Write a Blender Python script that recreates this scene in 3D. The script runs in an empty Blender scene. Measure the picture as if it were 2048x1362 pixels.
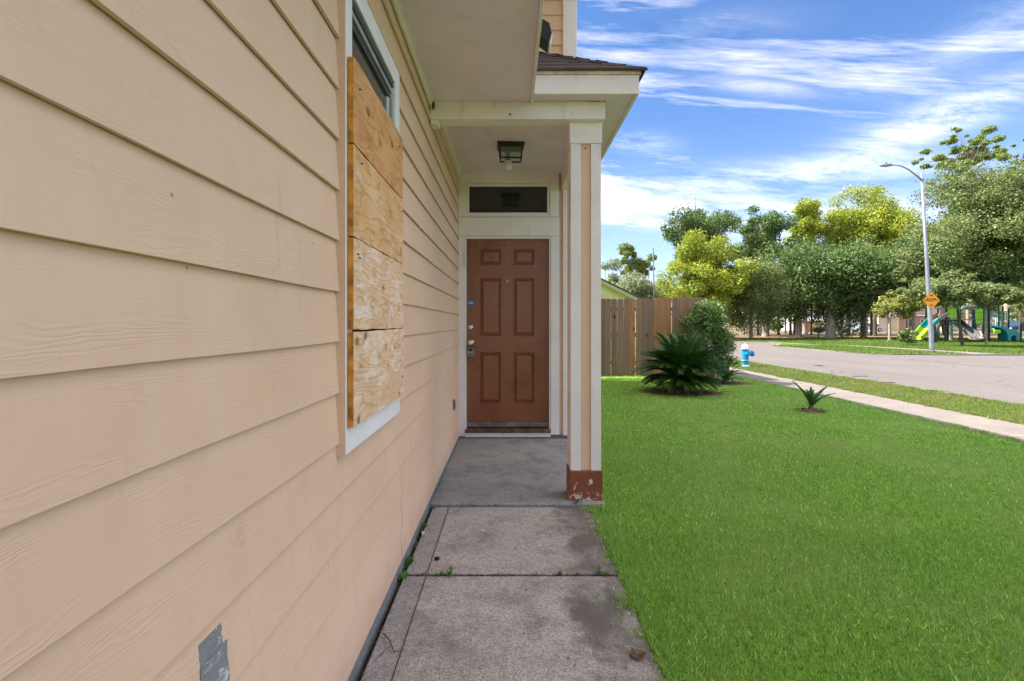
import bpy, math, random
import numpy as np
from mathutils import Vector, Matrix
R = math.radians
random.seed(7)
rng = np.random.default_rng(7)
S = bpy.context.scene
C = S.collection

# ------------------------------------------------------------------ camera, sky, sun, exposure
CAMZ = 1.22
cam_d = bpy.data.cameras.new('camera')
cam = bpy.data.objects.new('camera', cam_d); C.objects.link(cam)
cam.location = (0, 0, CAMZ); cam.rotation_euler = (R(90), 0, 0)
cam_d.sensor_width = 36; cam_d.lens = 36*1000/2048
cam_d.shift_x = 4/2048; cam_d.shift_y = -33/2048
cam_d.clip_start = 0.02; cam_d.clip_end = 3000
S.camera = cam

SUN_EL, SUN_DIR = R(48.5), Vector((-1, 0.16, 0)).normalized()      # sun stands to the left, a little ahead
w = bpy.data.worlds.new('World'); S.world = w; w.use_nodes = True
def build_world():
    nt = w.node_tree; nt.nodes.clear(); N = nt.nodes.new; L = nt.links.new
    out = N('ShaderNodeOutputWorld'); bg = N('ShaderNodeBackground'); bg.inputs[1].default_value = 0.15
    sky = N('ShaderNodeTexSky'); sky.sky_type = 'NISHITA'; sky.sun_disc = False
    sky.sun_elevation = SUN_EL; sky.sun_rotation = math.atan2(SUN_DIR.x, SUN_DIR.y)
    sky.air_density = 1.0; sky.dust_density = 1.0; sky.ozone_density = 2.2
    def math_(op, a, b=None, c=None, clamp=False):
        n = N('ShaderNodeMath'); n.operation = op; n.use_clamp = clamp
        for i, v in enumerate((a, b, c)):
            if v is None: continue
            if isinstance(v, (int, float)): n.inputs[i].default_value = v
            else: L(v, n.inputs[i])
        return n.outputs[0]
    tc = N('ShaderNodeTexCoord'); sep = N('ShaderNodeSeparateXYZ'); L(tc.outputs['Generated'], sep.inputs[0])
    X, Y, Z = sep.outputs
    zc = math_('ADD', math_('MAXIMUM', Z, 0.0), 0.16)
    u = math_('DIVIDE', X, zc); v = math_('DIVIDE', Y, zc)
    cmb = N('ShaderNodeCombineXYZ'); L(u, cmb.inputs[0]); L(v, cmb.inputs[1])
    def noise(scale, rot, sc, det, rough, dist, loc=(0, 0, 0)):
        mp = N('ShaderNodeMapping'); mp.inputs['Rotation'].default_value = (0, 0, R(rot)); mp.inputs['Scale'].default_value = sc
        mp.inputs['Location'].default_value = loc
        L(cmb.outputs[0], mp.inputs[0])
        n = N('ShaderNodeTexNoise'); n.inputs['Scale'].default_value = scale; n.inputs['Detail'].default_value = det
        n.inputs['Roughness'].default_value = rough; n.inputs['Distortion'].default_value = dist
        L(mp.outputs[0], n.inputs[0]); return n.outputs[0]
    n1 = noise(0.55, 35, (0.55, 1.5, 1), 9, 0.62, 0.5, (-8.6, 5.9, 0))  # offset chosen so thick unseen cloud sits overhead, added to brighten the shade
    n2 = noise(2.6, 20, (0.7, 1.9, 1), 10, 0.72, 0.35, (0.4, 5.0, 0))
    # a few cirrus bands that stand in definite directions of the sky (tangent coordinates a = x/y, b = z/y)
    ys = math_('MAXIMUM', Y, 0.05); a = math_('DIVIDE', X, ys); b = math_('DIVIDE', Z, ys)
    def band(a0, b0, la, lb, slope, amp):
        da = math_('SUBTRACT', a, a0); db = math_('SUBTRACT', math_('SUBTRACT', b, b0), math_('MULTIPLY', da, slope))
        e = math_('ADD', math_('POWER', math_('ABSOLUTE', math_('DIVIDE', da, la)), 2), math_('POWER', math_('ABSOLUTE', math_('DIVIDE', db, lb)), 2))
        return math_('MULTIPLY', math_('EXPONENT', math_('MULTIPLY', e, -1)), amp)
    bands = [band(.88, .42, .26, .040, .38, 1.0), band(.62, .305, .36, .026, .06, .6), band(.32, .245, .30, .042, -.02, .5),
             band(.50, .475, .12, .018, -.12, .6), band(.25, .365, .07, .018, -.05, .6), band(.75, .20, .35, .05, .0, .7),
             band(.36, .57, .20, .045, .2, .3), band(.95, .58, .2, .05, .5, .45)]
    bs = bands[0]
    for q in bands[1:]: bs = math_('ADD', bs, q)
    tex = math_('MULTIPLY', n2, 1.25)
    c1 = math_('MULTIPLY', bs, math_('MULTIPLY_ADD', tex, 3.6, -1.75, True))
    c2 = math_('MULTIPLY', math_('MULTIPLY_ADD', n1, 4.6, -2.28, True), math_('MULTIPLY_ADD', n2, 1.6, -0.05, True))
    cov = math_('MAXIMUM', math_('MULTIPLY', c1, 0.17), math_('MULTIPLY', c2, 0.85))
    haze = math_('MULTIPLY', math_('EXPONENT', math_('MULTIPLY', math_('MAXIMUM', Z, 0.0), -8.5)), 0.15)
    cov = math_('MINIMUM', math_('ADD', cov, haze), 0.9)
    mix = N('ShaderNodeMix'); mix.data_type = 'RGBA'
    hs = N('ShaderNodeMix'); hs.data_type = 'RGBA'; hs.blend_type = 'MULTIPLY'; hs.inputs[0].default_value = 1
    L(sky.outputs[0], hs.inputs[6]); hs.inputs[7].default_value = (0.125, 0.185, 0.255, 1)
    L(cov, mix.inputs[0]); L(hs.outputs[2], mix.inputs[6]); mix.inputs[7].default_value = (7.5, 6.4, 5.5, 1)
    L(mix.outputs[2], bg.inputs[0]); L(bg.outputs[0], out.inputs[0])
build_world()

sun_d = bpy.data.lights.new('sun', 'SUN'); sun = bpy.data.objects.new('sun', sun_d); C.objects.link(sun)
sun_d.energy = 2.0; sun_d.angle = R(0.55); sun_d.color = (1.0, 0.94, 0.84)
sv = Vector((SUN_DIR.x*math.cos(SUN_EL), SUN_DIR.y*math.cos(SUN_EL), math.sin(SUN_EL)))
sun.rotation_euler = sv.to_track_quat('Z', 'Y').to_euler(); sun.location = (-30, 5, 40)
S.view_settings.view_transform = 'Standard'; S.view_settings.look = 'None'
S.view_settings.exposure = 2.65; S.view_settings.gamma = 1; S.view_settings.use_curve_mapping = False
S.render.engine = 'CYCLES'
S.cycles.max_bounces = 8; S.cycles.diffuse_bounces = 5; S.cycles.transparent_max_bounces = 8
S.cycles.use_denoising = True

# ------------------------------------------------------------------ helpers
def px(p, d): return (p-1020)/1000*d           # photograph column -> metres across at distance d
def pz(p, d): return CAMZ+(648-p)/1000*d       # photograph row -> height at distance d

class NB:
    """small node-building helper for procedural materials"""
    def __init__(s, name):
        s.m = bpy.data.materials.new(name); s.m.use_nodes = True
        s.nt = s.m.node_tree; s.nt.nodes.clear()
        s.out = s.n('ShaderNodeOutputMaterial'); s.p = s.n('ShaderNodeBsdfPrincipled')
        s.L(s.p.outputs[0], s.out.inputs[0])
        s.geo = None; s._tc = None; s._oi = None
    def n(s, t): return s.nt.nodes.new(t)
    def L(s, a, b): s.nt.links.new(a, b)
    def set(s, sock, v):
        if isinstance(v, bpy.types.NodeSocket): s.L(v, sock)
        else:
            if isinstance(v, (tuple, list)) and len(v) == 3 and sock.type == 'RGBA': v = (*v, 1)
            sock.default_value = v
    def pos(s):
        if not s._tc: s._tc = s.n('ShaderNodeTexCoord')
        return s._tc.outputs['Object']
    def world(s):
        if not s.geo: s.geo = s.n('ShaderNodeNewGeometry')
        return s.geo.outputs['Position']
    def rand(s):
        if not s._oi: s._oi = s.n('ShaderNodeObjectInfo')
        return s._oi.outputs['Random']
    def math(s, op, a, b=0.0, c=0.0, clamp=False):
        n = s.n('ShaderNodeMath'); n.operation = op; n.use_clamp = clamp
        for i, v in enumerate((a, b, c)): s.set(n.inputs[i], v)
        return n.outputs[0]
    def xyz(s, v):
        n = s.n('ShaderNodeSeparateXYZ'); s.L(v, n.inputs[0]); return n.outputs
    def map(s, v, scale=(1, 1, 1), loc=(0, 0, 0), rot=(0, 0, 0), rnd=0):
        n = s.n('ShaderNodeMapping'); s.L(v, n.inputs[0]); n.inputs['Scale'].default_value = scale
        n.inputs['Rotation'].default_value = rot
        if rnd:
            c = s.n('ShaderNodeCombineXYZ')
            for i in range(3): s.L(s.math('MULTIPLY', s.rand(), rnd*(1+i*.7)), c.inputs[i])
            s.L(c.outputs[0], n.inputs['Location'])
        else: n.inputs['Location'].default_value = loc
        return n.outputs[0]
    def noise(s, v, scale=5, det=4, rough=.55, dist=0):
        n = s.n('ShaderNodeTexNoise'); s.L(v, n.inputs[0])
        n.inputs['Scale'].default_value = scale; n.inputs['Detail'].default_value = det
        n.inputs['Roughness'].default_value = rough; n.inputs['Distortion'].default_value = dist
        return n.outputs[0]
    def vor(s, v, scale=5, feature='F1', out='Distance', rnd=1):
        n = s.n('ShaderNodeTexVoronoi'); n.feature = feature; s.L(v, n.inputs['Vector']); n.inputs['Scale'].default_value = scale
        n.inputs['Randomness'].default_value = rnd
        return n.outputs[out]
    def wave(s, v, scale=5, dist=2, det=2, dscale=1, dir='X', kind='BANDS'):
        n = s.n('ShaderNodeTexWave'); n.wave_type = kind
        if kind == 'BANDS': n.bands_direction = dir
        s.L(v, n.inputs[0]); n.inputs['Scale'].default_value = scale; n.inputs['Distortion'].default_value = dist
        n.inputs['Detail'].default_value = det; n.inputs['Detail Scale'].default_value = dscale
        return n.outputs[1]
    def ramp(s, f, lo, hi, v0=0.0, v1=1.0):
        n = s.n('ShaderNodeMapRange'); s.set(n.inputs[0], f); n.inputs[1].default_value = lo; n.inputs[2].default_value = hi
        n.inputs[3].default_value = v0; n.inputs[4].default_value = v1; n.interpolation_type = 'SMOOTHSTEP'
        return n.outputs[0]
    def mix(s, f, a, b, mode='MIX'):
        n = s.n('ShaderNodeMix'); n.data_type = 'RGBA'; n.blend_type = mode
        s.set(n.inputs[0], f); s.set(n.inputs[6], a); s.set(n.inputs[7], b); return n.outputs[2]
    def bump(s, h, strength=.3, dist=.01, prev=None):
        n = s.n('ShaderNodeBump'); n.inputs['Strength'].default_value = strength; n.inputs['Distance'].default_value = dist
        s.set(n.inputs['Height'], h)
        if prev is not None: s.L(prev, n.inputs['Normal'])
        s.L(n.outputs[0], s.p.inputs['Normal']); return n.outputs[0]
    def color(s, c): s.set(s.p.inputs['Base Color'], c)
    def rough(s, c): s.set(s.p.inputs['Roughness'], c)
    def spec(s, v): s.p.inputs['Specular IOR Level'].default_value = v

def simple(name, c, rough=.6, var=.12, scale=8, metal=0, bump=.15, spec=.4, bscale=60):
    b = NB(name); p = b.pos()
    f = b.noise(p, scale, 5, .6)
    d = tuple(x*(1-var*1.6) for x in c); l = tuple(min(1, x*(1+var)) for x in c)
    b.color(b.mix(b.ramp(f, .3, .7), d, l)); b.rough(b.ramp(f, .2, .8, rough-.08, min(1, rough+.08)))
    b.p.inputs['Metallic'].default_value = metal; b.spec(spec)
    if bump: b.bump(b.noise(p, bscale, 4, .6), bump, .003)
    return b.m

M = {}
def mats():
    # painted fibre cement siding with embossed grain
    b = NB('tan_siding'); p = b.pos()
    v = b.map(p, (1, 1, 1), rnd=7)
    warp = b.noise(b.map(v, (1, 1.1, 7)), 2.2, 3, .6, .3)
    fl = b.noise(b.map(v, (6, 26, 34)), 1.0, 3, .6)
    zz = b.xyz(v)[2]
    ph = b.math('ADD', b.math('MULTIPLY', zz, 720.0), b.math('ADD', b.math('MULTIPLY', warp, 78.0), b.math('MULTIPLY', fl, 7.0)))
    wv = b.math('SINE', ph)
    msk = b.ramp(b.noise(b.map(v, (4, 3.0, 12)), 1.3, 3, .6), .44, .64)
    wv = b.math('MULTIPLY', wv, msk)
    fine = b.noise(b.map(v, (30, 6, 300)), 1, 3, .6)
    h = b.math('ADD', b.math('MULTIPLY', wv, .5), b.math('MULTIPLY', fine, .55))
    stain = b.noise(p, 1.6, 6, .65, .6); stain2 = b.noise(b.map(p, (1, 3, .8), (3, 1, 2)), 3.2, 5, .65, .4)
    low = b.ramp(b.xyz(p)[2], .1, 1.6, 1, .25)
    c = b.mix(b.ramp(stain, .3, .7), (.735, .505, .345), (.785, .55, .385))
    c = b.mix(b.math('MULTIPLY', b.ramp(stain2, .50, .72), b.math('MULTIPLY', low, .55)), c, (.68, .44, .335))
    c = b.mix(b.math('MULTIPLY', b.ramp(b.noise(p, 5.5, 6, .7, 1.2), .62, .76), .28), c, (.36, .27, .20))
    streak = b.noise(b.map(p, (1, 9, .5), (4, 2, 0)), 1.5, 3, .5)
    c = b.mix(b.math('MULTIPLY', b.ramp(streak, .52, .75), .2), c, (.80, .60, .43))
    c = b.mix(b.math('MULTIPLY', b.ramp(b.vor(b.map(p, (1, 1, 1)), 7.0), .035, .018), .7), c, (.25, .16, .10))
    c = b.mix(b.math('MULTIPLY', b.ramp(wv, -.5, .5, 1, 0), .06), c, (.36, .25, .16))
    drip = b.noise(b.map(p, (1, 22, 1.1), (9, 4, 2)), 1.5, 4, .6); dm = b.ramp(b.noise(p, 1.9, 4, .6), .46, .62)
    c = b.mix(b.math('MULTIPLY', b.math('MULTIPLY', b.ramp(drip, .60, .72), dm), .30), c, (.42, .31, .21))
    spl = b.ramp(b.math('ADD', b.xyz(p)[2], b.math('MULTIPLY', b.noise(p, 7, 5, .7), .25)), .30, .16)
    c = b.mix(b.math('MULTIPLY', spl, .35), c, (.40, .29, .22))
    b.color(c); b.rough(.5); b.spec(.35)
    b.bump(h, .26, .002); M['siding'] = b.m
    # cream trim paint with grime
    def trim(name, base, dirt, amt=.5):
        b = NB(name); p = b.pos()
        f = b.noise(p, 2.5, 6, .65, .5); g = b.noise(b.map(p, (1, 1, .25)), 9, 5, .65, .5)
        c = b.mix(b.ramp(f, .3, .7), base, tuple(x*.9 for x in base))
        c = b.mix(b.math('MULTIPLY', b.ramp(g, .55, .8), amt), c, dirt)
        c = b.mix(b.ramp(b.vor(p, 6.5), .03, .016), c, (.16, .11, .08))
        b.color(c); b.rough(.5); b.bump(b.noise(b.map(p, (60, 60, 12)), 1, 4, .6), .25, .0015); return b.m
    M['trim'] = trim('cream_trim_paint', (.88, .80, .77), (.42, .38, .31))
    M['white'] = trim('white_window_paint', (.86, .83, .84), (.55, .56, .55), .25)
    M['soffit'] = trim('soffit_paint', (.88, .735, .88), (.48, .44, .38), .5)
    # weathered plywood, one for each tone
    def ply(name, ca, cb, cg, knot, scuff=.1):
        b = NB(name); p = b.pos(); v = b.map(p, (1, 1, 1), rnd=5)
        wr = b.noise(b.map(v, (1, .9, 5.5)), 1.5, 2, .45, .2)
        g = b.math('SINE', b.math('MULTIPLY', b.math('ADD', wr, b.math('MULTIPLY', b.xyz(v)[2], .8)), 95.0))
        n = b.noise(b.map(v, (1, 2, 26)), 3, 5, .65)
        c = b.mix(b.ramp(b.noise(v, 4, 5, .6), .35, .65), ca, cb)
        c = b.mix(b.math('MULTIPLY', b.ramp(g, .55, 1.0), .5), c, cg)
        c = b.mix(b.math('MULTIPLY', b.ramp(n, .55, .72), .4), c, cg)
        kv = b.map(v, (1, 7.5, 9.5)); kd = b.vor(kv, 1.0); kn = b.ramp(b.noise(b.map(v, (1, 3, 3)), 2.0, 2, .5), .42, .52)
        c = b.mix(b.math('MULTIPLY', b.ramp(kd, .34, .14), .35), c, cg)
        c = b.mix(b.math('MULTIPLY', b.math('MULTIPLY', b.ramp(kd, .17, .09), kn), .8), c, knot)
        c = b.mix(b.math('MULTIPLY', b.ramp(b.noise(b.map(v, (1, 1, 1)), 6, 5, .7), .6, .75), .45), c, (.25, .18, .13)); c = b.mix(b.math('MULTIPLY', b.ramp(b.noise(b.map(v, (1, 1.5, 5), (7, 3, 1)), 5, 6, .75), .50, .60), scuff), c, (.86, .76, .68))
        b.color(c); b.rough(.7); b.spec(.2)
        b.bump(b.math('ADD', g, b.math('MULTIPLY', n, 2)), .35, .0012); return b.m
    M['ply_a'] = ply('orange_plywood', (.72, .38, .15), (.60, .29, .10), (.38, .16, .055), (.13, .05, .02))
    M['ply_b'] = ply('straw_plywood', (.78, .47, .23), (.68, .38, .16), (.44, .21, .08), (.16, .07, .03), .25)
    M['ply_c'] = ply('pale_plywood', (.82, .56, .36), (.74, .47, .28), (.50, .27, .14), (.17, .09, .05), .65)
    M['ply_edge'] = simple('stained_plywood_edge', (.62, .25, .03), .5, .35, 18)
    # door paint
    b = NB('brown_door_paint'); p = b.pos()
    f = b.noise(p, 3, 5, .6, .3)
    c = b.mix(b.ramp(f, .3, .7), (.19, .055, .016), (.24, .072, .021))
    c = b.mix(b.math('MULTIPLY', b.ramp(b.noise(p, 9, 6, .7, 1.5), .66, .74), .5), c, (.42, .22, .14))
    b.color(c); b.spec(.6); b.rough(b.ramp(f, .3, .7, .24, .38)); b.bump(b.noise(b.map(p, (40, 40, 8)), 1, 4, .6), .25, .001); M['door'] = b.m
    # post base: brown paint with chips
    b = NB('chipped_brown_paint'); p = b.pos()
    chip = b.ramp(b.noise(p, 11, 5, .6, .6), .63, .66)
    low = b.ramp(b.xyz(p)[2], .015, .07, 1, 0)
    chip2 = b.math('MULTIPLY', b.ramp(b.noise(p, 22, 5, .6, .8), .5, .54), low)
    c = b.mix(b.ramp(b.noise(p, 5, 5, .6), .3, .7), (.20, .052, .022), (.26, .07, .03))
    c = b.mix(b.math('MAXIMUM', chip, chip2), c, (.62, .56, .50)); b.color(c); b.rough(.55)
    b.bump(b.math('MAXIMUM', chip, chip2), -.5, .003); M['postbase'] = b.m
    # concretes
    def conc(name, base, dark, spk, stain=.6, side=None, bumps=.5):
        b = NB(name); p = b.pos()
        big = b.noise(p, 1.1, 7, .68, .6); mid = b.noise(b.map(p, (1, 1, 1), (5, 2, 1)), 3.6, 9, .78, .15); fine = b.noise(p, 120, 3, .6)
        c = b.mix(b.ramp(big, .3, .7), base, tuple(x*.80 for x in base))
        c = b.mix(b.math('MULTIPLY', b.ramp(mid, .44, .68), stain), c, dark)
        if side is not None:
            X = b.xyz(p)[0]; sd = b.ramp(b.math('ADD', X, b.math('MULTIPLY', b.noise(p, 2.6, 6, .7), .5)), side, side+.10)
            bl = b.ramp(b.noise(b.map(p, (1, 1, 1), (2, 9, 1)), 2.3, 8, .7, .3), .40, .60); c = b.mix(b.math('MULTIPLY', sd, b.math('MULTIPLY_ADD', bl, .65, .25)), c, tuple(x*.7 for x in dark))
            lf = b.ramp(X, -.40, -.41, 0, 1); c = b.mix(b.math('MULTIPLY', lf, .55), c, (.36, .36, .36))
        c = b.mix(b.math('MULTIPLY', b.ramp(fine, .36, .60, 1, 0), .55), c, tuple(x*.6 for x in dark)); c = b.mix(b.math('MULTIPLY', b.ramp(b.noise(p, 38, 4, .7), .45, .68), .35), c, tuple(x*.85 for x in dark))
        sp = b.vor(p, 62); c = b.mix(b.math('MULTIPLY', b.ramp(sp, .16, .10), b.math('MULTIPLY', spk, b.ramp(b.noise(p, 3, 3, .5), .42, .6))), c, (.66, .60, .54))
        b.color(c); b.rough(.88); b.spec(.2)
        b.bump(b.math('ADD', fine, b.math('MULTIPLY', mid, .8)), bumps, .004); return b.m
    M['walk'] = conc('aged_walk_concrete', (.53, .505, .475), (.165, .15, .135), 1.0, .70, .5)
    M['porch'] = conc('grey_porch_concrete', (.40, .405, .395), (.12, .118, .112), .1, .6, None, .25)
    M['sidewalk'] = conc('pale_sidewalk_concrete', (.28, .25, .225), (.18, .16, .14), .3, .5)
    M['found'] = conc('foundation_concrete', (.26, .28, .29), (.14, .14, .14), .1, .5)
    b = NB('street_concrete'); p = b.pos()
    f = b.noise(b.map(p, (1, .25, 1)), .7, 7, .65, .3); g = b.noise(p, 14, 5, .7)
    c = b.mix(b.ramp(f, .3, .7), (.142, .125, .115), (.118, .103, .094)); c = b.mix(b.math('MULTIPLY', b.ramp(g, .4, .7), .3), c, (.26, .225, .2))
    jy = b.math('FRACT', b.math('MULTIPLY', b.xyz(p)[1], 1/6.1)); jx = b.math('ABSOLUTE', b.math('SUBTRACT', b.xyz(p)[0], 11.8))
    c = b.mix(b.math('MULTIPLY', b.ramp(jy, .003, .009, 1, 0), .45), c, (.14, .12, .11)); c = b.mix(b.math('MULTIPLY', b.ramp(jx, .015, .04, 1, 0), .5), c, (.14, .12, .11))
    cr = b.vor(b.map(b.pos(), (1, .55, 1)), .38, 'DISTANCE_TO_EDGE'); crm = b.math('MULTIPLY', b.ramp(cr, .010, .002), b.ramp(b.noise(p, .35, 4, .6), .48, .58))
    c = b.mix(b.math('MULTIPLY', crm, .6), c, (.06, .05, .045))
    c = b.mix(b.math('MULTIPLY', b.ramp(b.noise(b.map(p, (1.6, .12, 1)), 1, 5, .6), .52, .72), .35), c, (.10, .088, .08))
    c = b.mix(b.math('MULTIPLY', b.ramp(b.noise(p, 2.1, 5, .7), .66, .74), .5), c, (.09, .075, .065))
    b.color(c); b.rough(.9); b.bump(g, .3, .01); M['road'] = b.m
    # soils and grass bases
    M['soil'] = simple('dark_soil', (.030, .023, .017), .95, .5, 25, bump=.9, bscale=40)
    M['mulch'] = simple('brown_mulch', (.16, .095, .06), .95, .5, 30, bump=1, bscale=50)
    def turf(name, a, c_, dry, drya):
        b = NB(name); p = b.pos()
        f = b.noise(p, 1.3, 5, .6, .4); g = b.noise(p, 60, 4, .7)
        c = b.mix(b.ramp(f, .3, .7), a, c_); c = b.mix(b.math('MULTIPLY', b.ramp(g, .45, .7), .5), c, tuple(x*.45 for x in a))
        c = b.mix(b.math('MULTIPLY', b.ramp(b.noise(p, .55, 6, .7), .5, .72), drya), c, dry)
        b.color(c); b.rough(.95); b.spec(.1); b.bump(g, 1, .03); return b
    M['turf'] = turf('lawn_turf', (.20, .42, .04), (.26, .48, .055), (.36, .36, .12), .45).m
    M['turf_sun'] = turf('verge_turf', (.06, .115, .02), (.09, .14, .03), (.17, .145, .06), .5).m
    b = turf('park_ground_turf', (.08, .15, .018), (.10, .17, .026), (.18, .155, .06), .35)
    p = b.pos(); X, Y, Z = b.xyz(p)
    edge = b.math('ADD', Y, b.math('MULTIPLY', b.noise(p, .16, 4, .6), 9.0))
    dirt = b.mix(b.ramp(b.noise(p, .4, 6, .7), .35, .65), (.25, .165, .105), (.15, .105, .065))
    dirt = b.mix(b.math('MULTIPLY', b.ramp(b.noise(b.map(p, (.4, 1, 1)), .13, 4, .6), .5, .62), .75), dirt, (.16, .17, .05))
    old = b.p.inputs['Base Color'].links[0].from_socket
    b.color(b.mix(b.ramp(edge, 43.2, 44.6), old, dirt)); M['park'] = b.m
    # blades
    def blade(name, c1, c2, c3, rnd_s=180, tr=.5, upn=0, nz=.9):
        b = NB(name); p = b.pos()
        f = b.n('ShaderNodeTexWhiteNoise'); b.L(b.n('ShaderNodeNewGeometry').outputs['Random Per Island'], f.inputs[0]); f.noise_dimensions = '1D'
        b.L(b.nt.nodes['Geometry'].outputs['Random Per Island'], f.inputs['W'])
        r = f.outputs['Value']
        c = b.mix(r, c1, c2); c = b.mix(b.math('MULTIPLY', b.ramp(b.noise(p, nz, 5, .65), .42, .62), .7), c, c3)
        c = b.mix(b.ramp(r, .93, .97), c, tuple(min(1, x*1.5+.05) for x in c2))
        b.color(c); b.rough(.45); b.spec(.35)
        if upn:
            vm = b.n('ShaderNodeVectorMath'); vm.operation = 'MULTIPLY_ADD'; b.L(b.nt.nodes['Geometry'].outputs['Normal'], vm.inputs[0]); vm.inputs[1].default_value = (1-upn,)*3; vm.inputs[2].default_value = (0, 0, upn)
            vn = b.n('ShaderNodeVectorMath'); vn.operation = 'NORMALIZE'; b.L(vm.outputs[0], vn.inputs[0]); b.L(vn.outputs[0], b.p.inputs['Normal']); b.spec(.12)
        t = b.n('ShaderNodeBsdfTranslucent'); b.L(c, t.inputs[0]) ; mx = b.n('ShaderNodeMixShader'); mx.inputs[0].default_value = tr
        b.L(b.p.outputs[0], mx.inputs[1]); b.L(t.outputs[0], mx.inputs[2]); b.L(mx.outputs[0], b.out.inputs[0]); return b.m
    M['blade'] = blade('lawn_blades', (.11, .30, .03), (.38, .62, .13), (.36, .50, .15), tr=.35, upn=.5)
    M['blade_sun'] = blade('verge_blades', (.10, .165, .025), (.16, .225, .045), (.20, .20, .07), tr=.3, upn=.62)
    M['blade_park'] = blade('park_blades', (.08, .16, .016), (.12, .20, .028), (.13, .18, .04), tr=.3, upn=.62)
    def leaf(name, a, c_, d, tr=.3, gloss=.6):
        m = blade(name, a, c_, d, tr=tr, nz=.45); m.node_tree.nodes['Principled BSDF'].inputs['Roughness'].default_value = gloss; return m
    M['leaf_oak'] = leaf('dark_oak_leaves', (.07, .125, .03), (.16, .235, .07), (.10, .17, .04), .3)
    M['leaf_green'] = leaf('olive_leaves', (.115, .165, .045), (.25, .30, .115), (.18, .23, .065), .35)
    M['leaf_yellow'] = leaf('yellow_leaves', (.30, .36, .03), (.46, .48, .05), (.15, .24, .03), .4)
    M['leaf_turning'] = leaf('turning_leaves', (.20, .24, .05), (.33, .35, .09), (.34, .30, .05), .35)
    M['leaf_grey'] = leaf('dusty_leaves', (.20, .25, .14), (.29, .33, .20), (.22, .27, .12))
    M['leaf_pine'] = leaf('pine_needles', (.17, .25, .06), (.26, .33, .09), (.2, .26, .06), .3)
    M['leaf_shrub'] = leaf('glossy_shrub_leaves', (.06, .14, .025), (.15, .25, .06), (.26, .31, .11), .3, .3)
    M['leaf_far'] = leaf('far_wood_leaves', (.14, .19, .06), (.22, .27, .09), (.18, .22, .07), .3)
    M['frond'] = leaf('cycad_frond', (.022, .07, .012), (.05, .13, .025), (.035, .10, .018), .12, .35)
    M['weed'] = leaf('weed_leaves', (.08, .21, .03), (.13, .29, .05), (.09, .22, .03), .35)
    def bark(name, a, c_):
        b = NB(name); p = b.pos(); f = b.noise(b.map(p, (6, 6, 1.2)), 2, 6, .7, .4)
        b.color(b.mix(b.ramp(f, .35, .65), a, c_)); b.rough(.9); b.bump(f, 1, .03); return b.m
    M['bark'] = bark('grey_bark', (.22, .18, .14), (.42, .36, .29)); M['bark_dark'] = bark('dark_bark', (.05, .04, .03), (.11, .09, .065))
    # fence picket, each board its own tone
    b = NB('weathered_picket'); p = b.pos(); v = b.map(p, (1, 1, 1), rnd=9); r = b.rand()
    c = b.mix(r, (.20, .135, .092), (.30, .21, .14)); c = b.mix(b.ramp(b.math('FRACT', b.math('MULTIPLY', r, 7.3)), .55, .9), c, (.40, .20, .08))
    g = b.noise(b.map(v, (26, 26, 1.4)), 1, 5, .65, .5)
    c = b.mix(b.math('MULTIPLY', b.ramp(g, .4, .7), .45), c, (.11, .07, .045))
    c = b.mix(b.math('MULTIPLY', b.ramp(b.vor(b.map(v, (3, 3, 1.6)), 1.2), .13, .08), .9), c, (.04, .02, .012))
    c = b.mix(b.math('MULTIPLY', b.ramp(b.noise(v, 2.2, 4, .6), .5, .75), .4), c, (.20, .17, .14))
    b.color(c); b.rough(.85); b.bump(g, .6, .004); M['picket'] = b.m
    # shingles
    b = NB('brown_shingle'); p = b.pos(); r = b.rand()
    c = b.mix(r, (.030, .021, .018), (.085, .060, .050)); g = b.noise(p, 230, 3, .7)
    c = b.mix(b.math('MULTIPLY', b.ramp(g, .5, .7), .5), c, (.13, .10, .085)); b.color(c); b.rough(.9); b.bump(g, .8, .003); M['shingle'] = b.m
    M['roof'] = simple('plain_roof_shingle', (.085, .066, .055), .9, .35, 12, bump=.5)
    # glass
    def glass(name, c, rough=.05):
        b = NB(name); b.color(c); b.rough(rough); b.spec(.8); return b.m
    M['glass'] = glass('dark_window_glass', (.05, .052, .048)); M['transom_glass'] = glass('transom_glass', (.018, .02, .018), .08)
    b = NB('clear_lantern_glass'); b.color((.8, .85, .82)); b.rough(.08); b.p.inputs['Transmission Weight'].default_value = .9; M['lglass'] = b.m
    M['black'] = simple('black_metal', (.012, .012, .011), .45, .2, 20)
    M['gasket'] = simple('dark_window_gasket', (.05, .055, .06), .4)
    M['alu'] = simple('window_aluminium', (.42, .45, .47), .35, .1, metal=.4)
    M['steel'] = simple('brushed_nickel', (.62, .58, .52), .28, .1, metal=.9, bump=.05)
    M['lockbox'] = simple('grey_lockbox', (.30, .31, .30), .4, .15)
    M['plastic'] = simple('white_plastic', (.75, .73, .70), .4, .05)
    M['brownplate'] = simple('grey_outlet_cover', (.22, .20, .18), .6, .15)
    M['threshold'] = simple('worn_threshold_wood', (.17, .08, .05), .7, .4, 14)
    M['sweep'] = simple('door_sweep_metal', (.20, .19, .185), .45, .3, 14, metal=.5)
    # duct tape
    b = NB('duct_tape'); p = b.pos(); wr = b.noise(b.map(p, (1, 18, 40), rot=(R(40), 0, 0)), 1.4, 5, .7, 1.2)
    b.color(b.mix(b.ramp(wr, .56, .64), (.30, .31, .33), (.75, .75, .77))); b.p.inputs['Metallic'].default_value = .35; b.rough(.38); b.bump(wr, .9, .004); M['tape'] = b.m
    M['galv'] = simple('galvanised_pole', (.25, .27, .30), .45, .08, 3, metal=.25)
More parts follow.
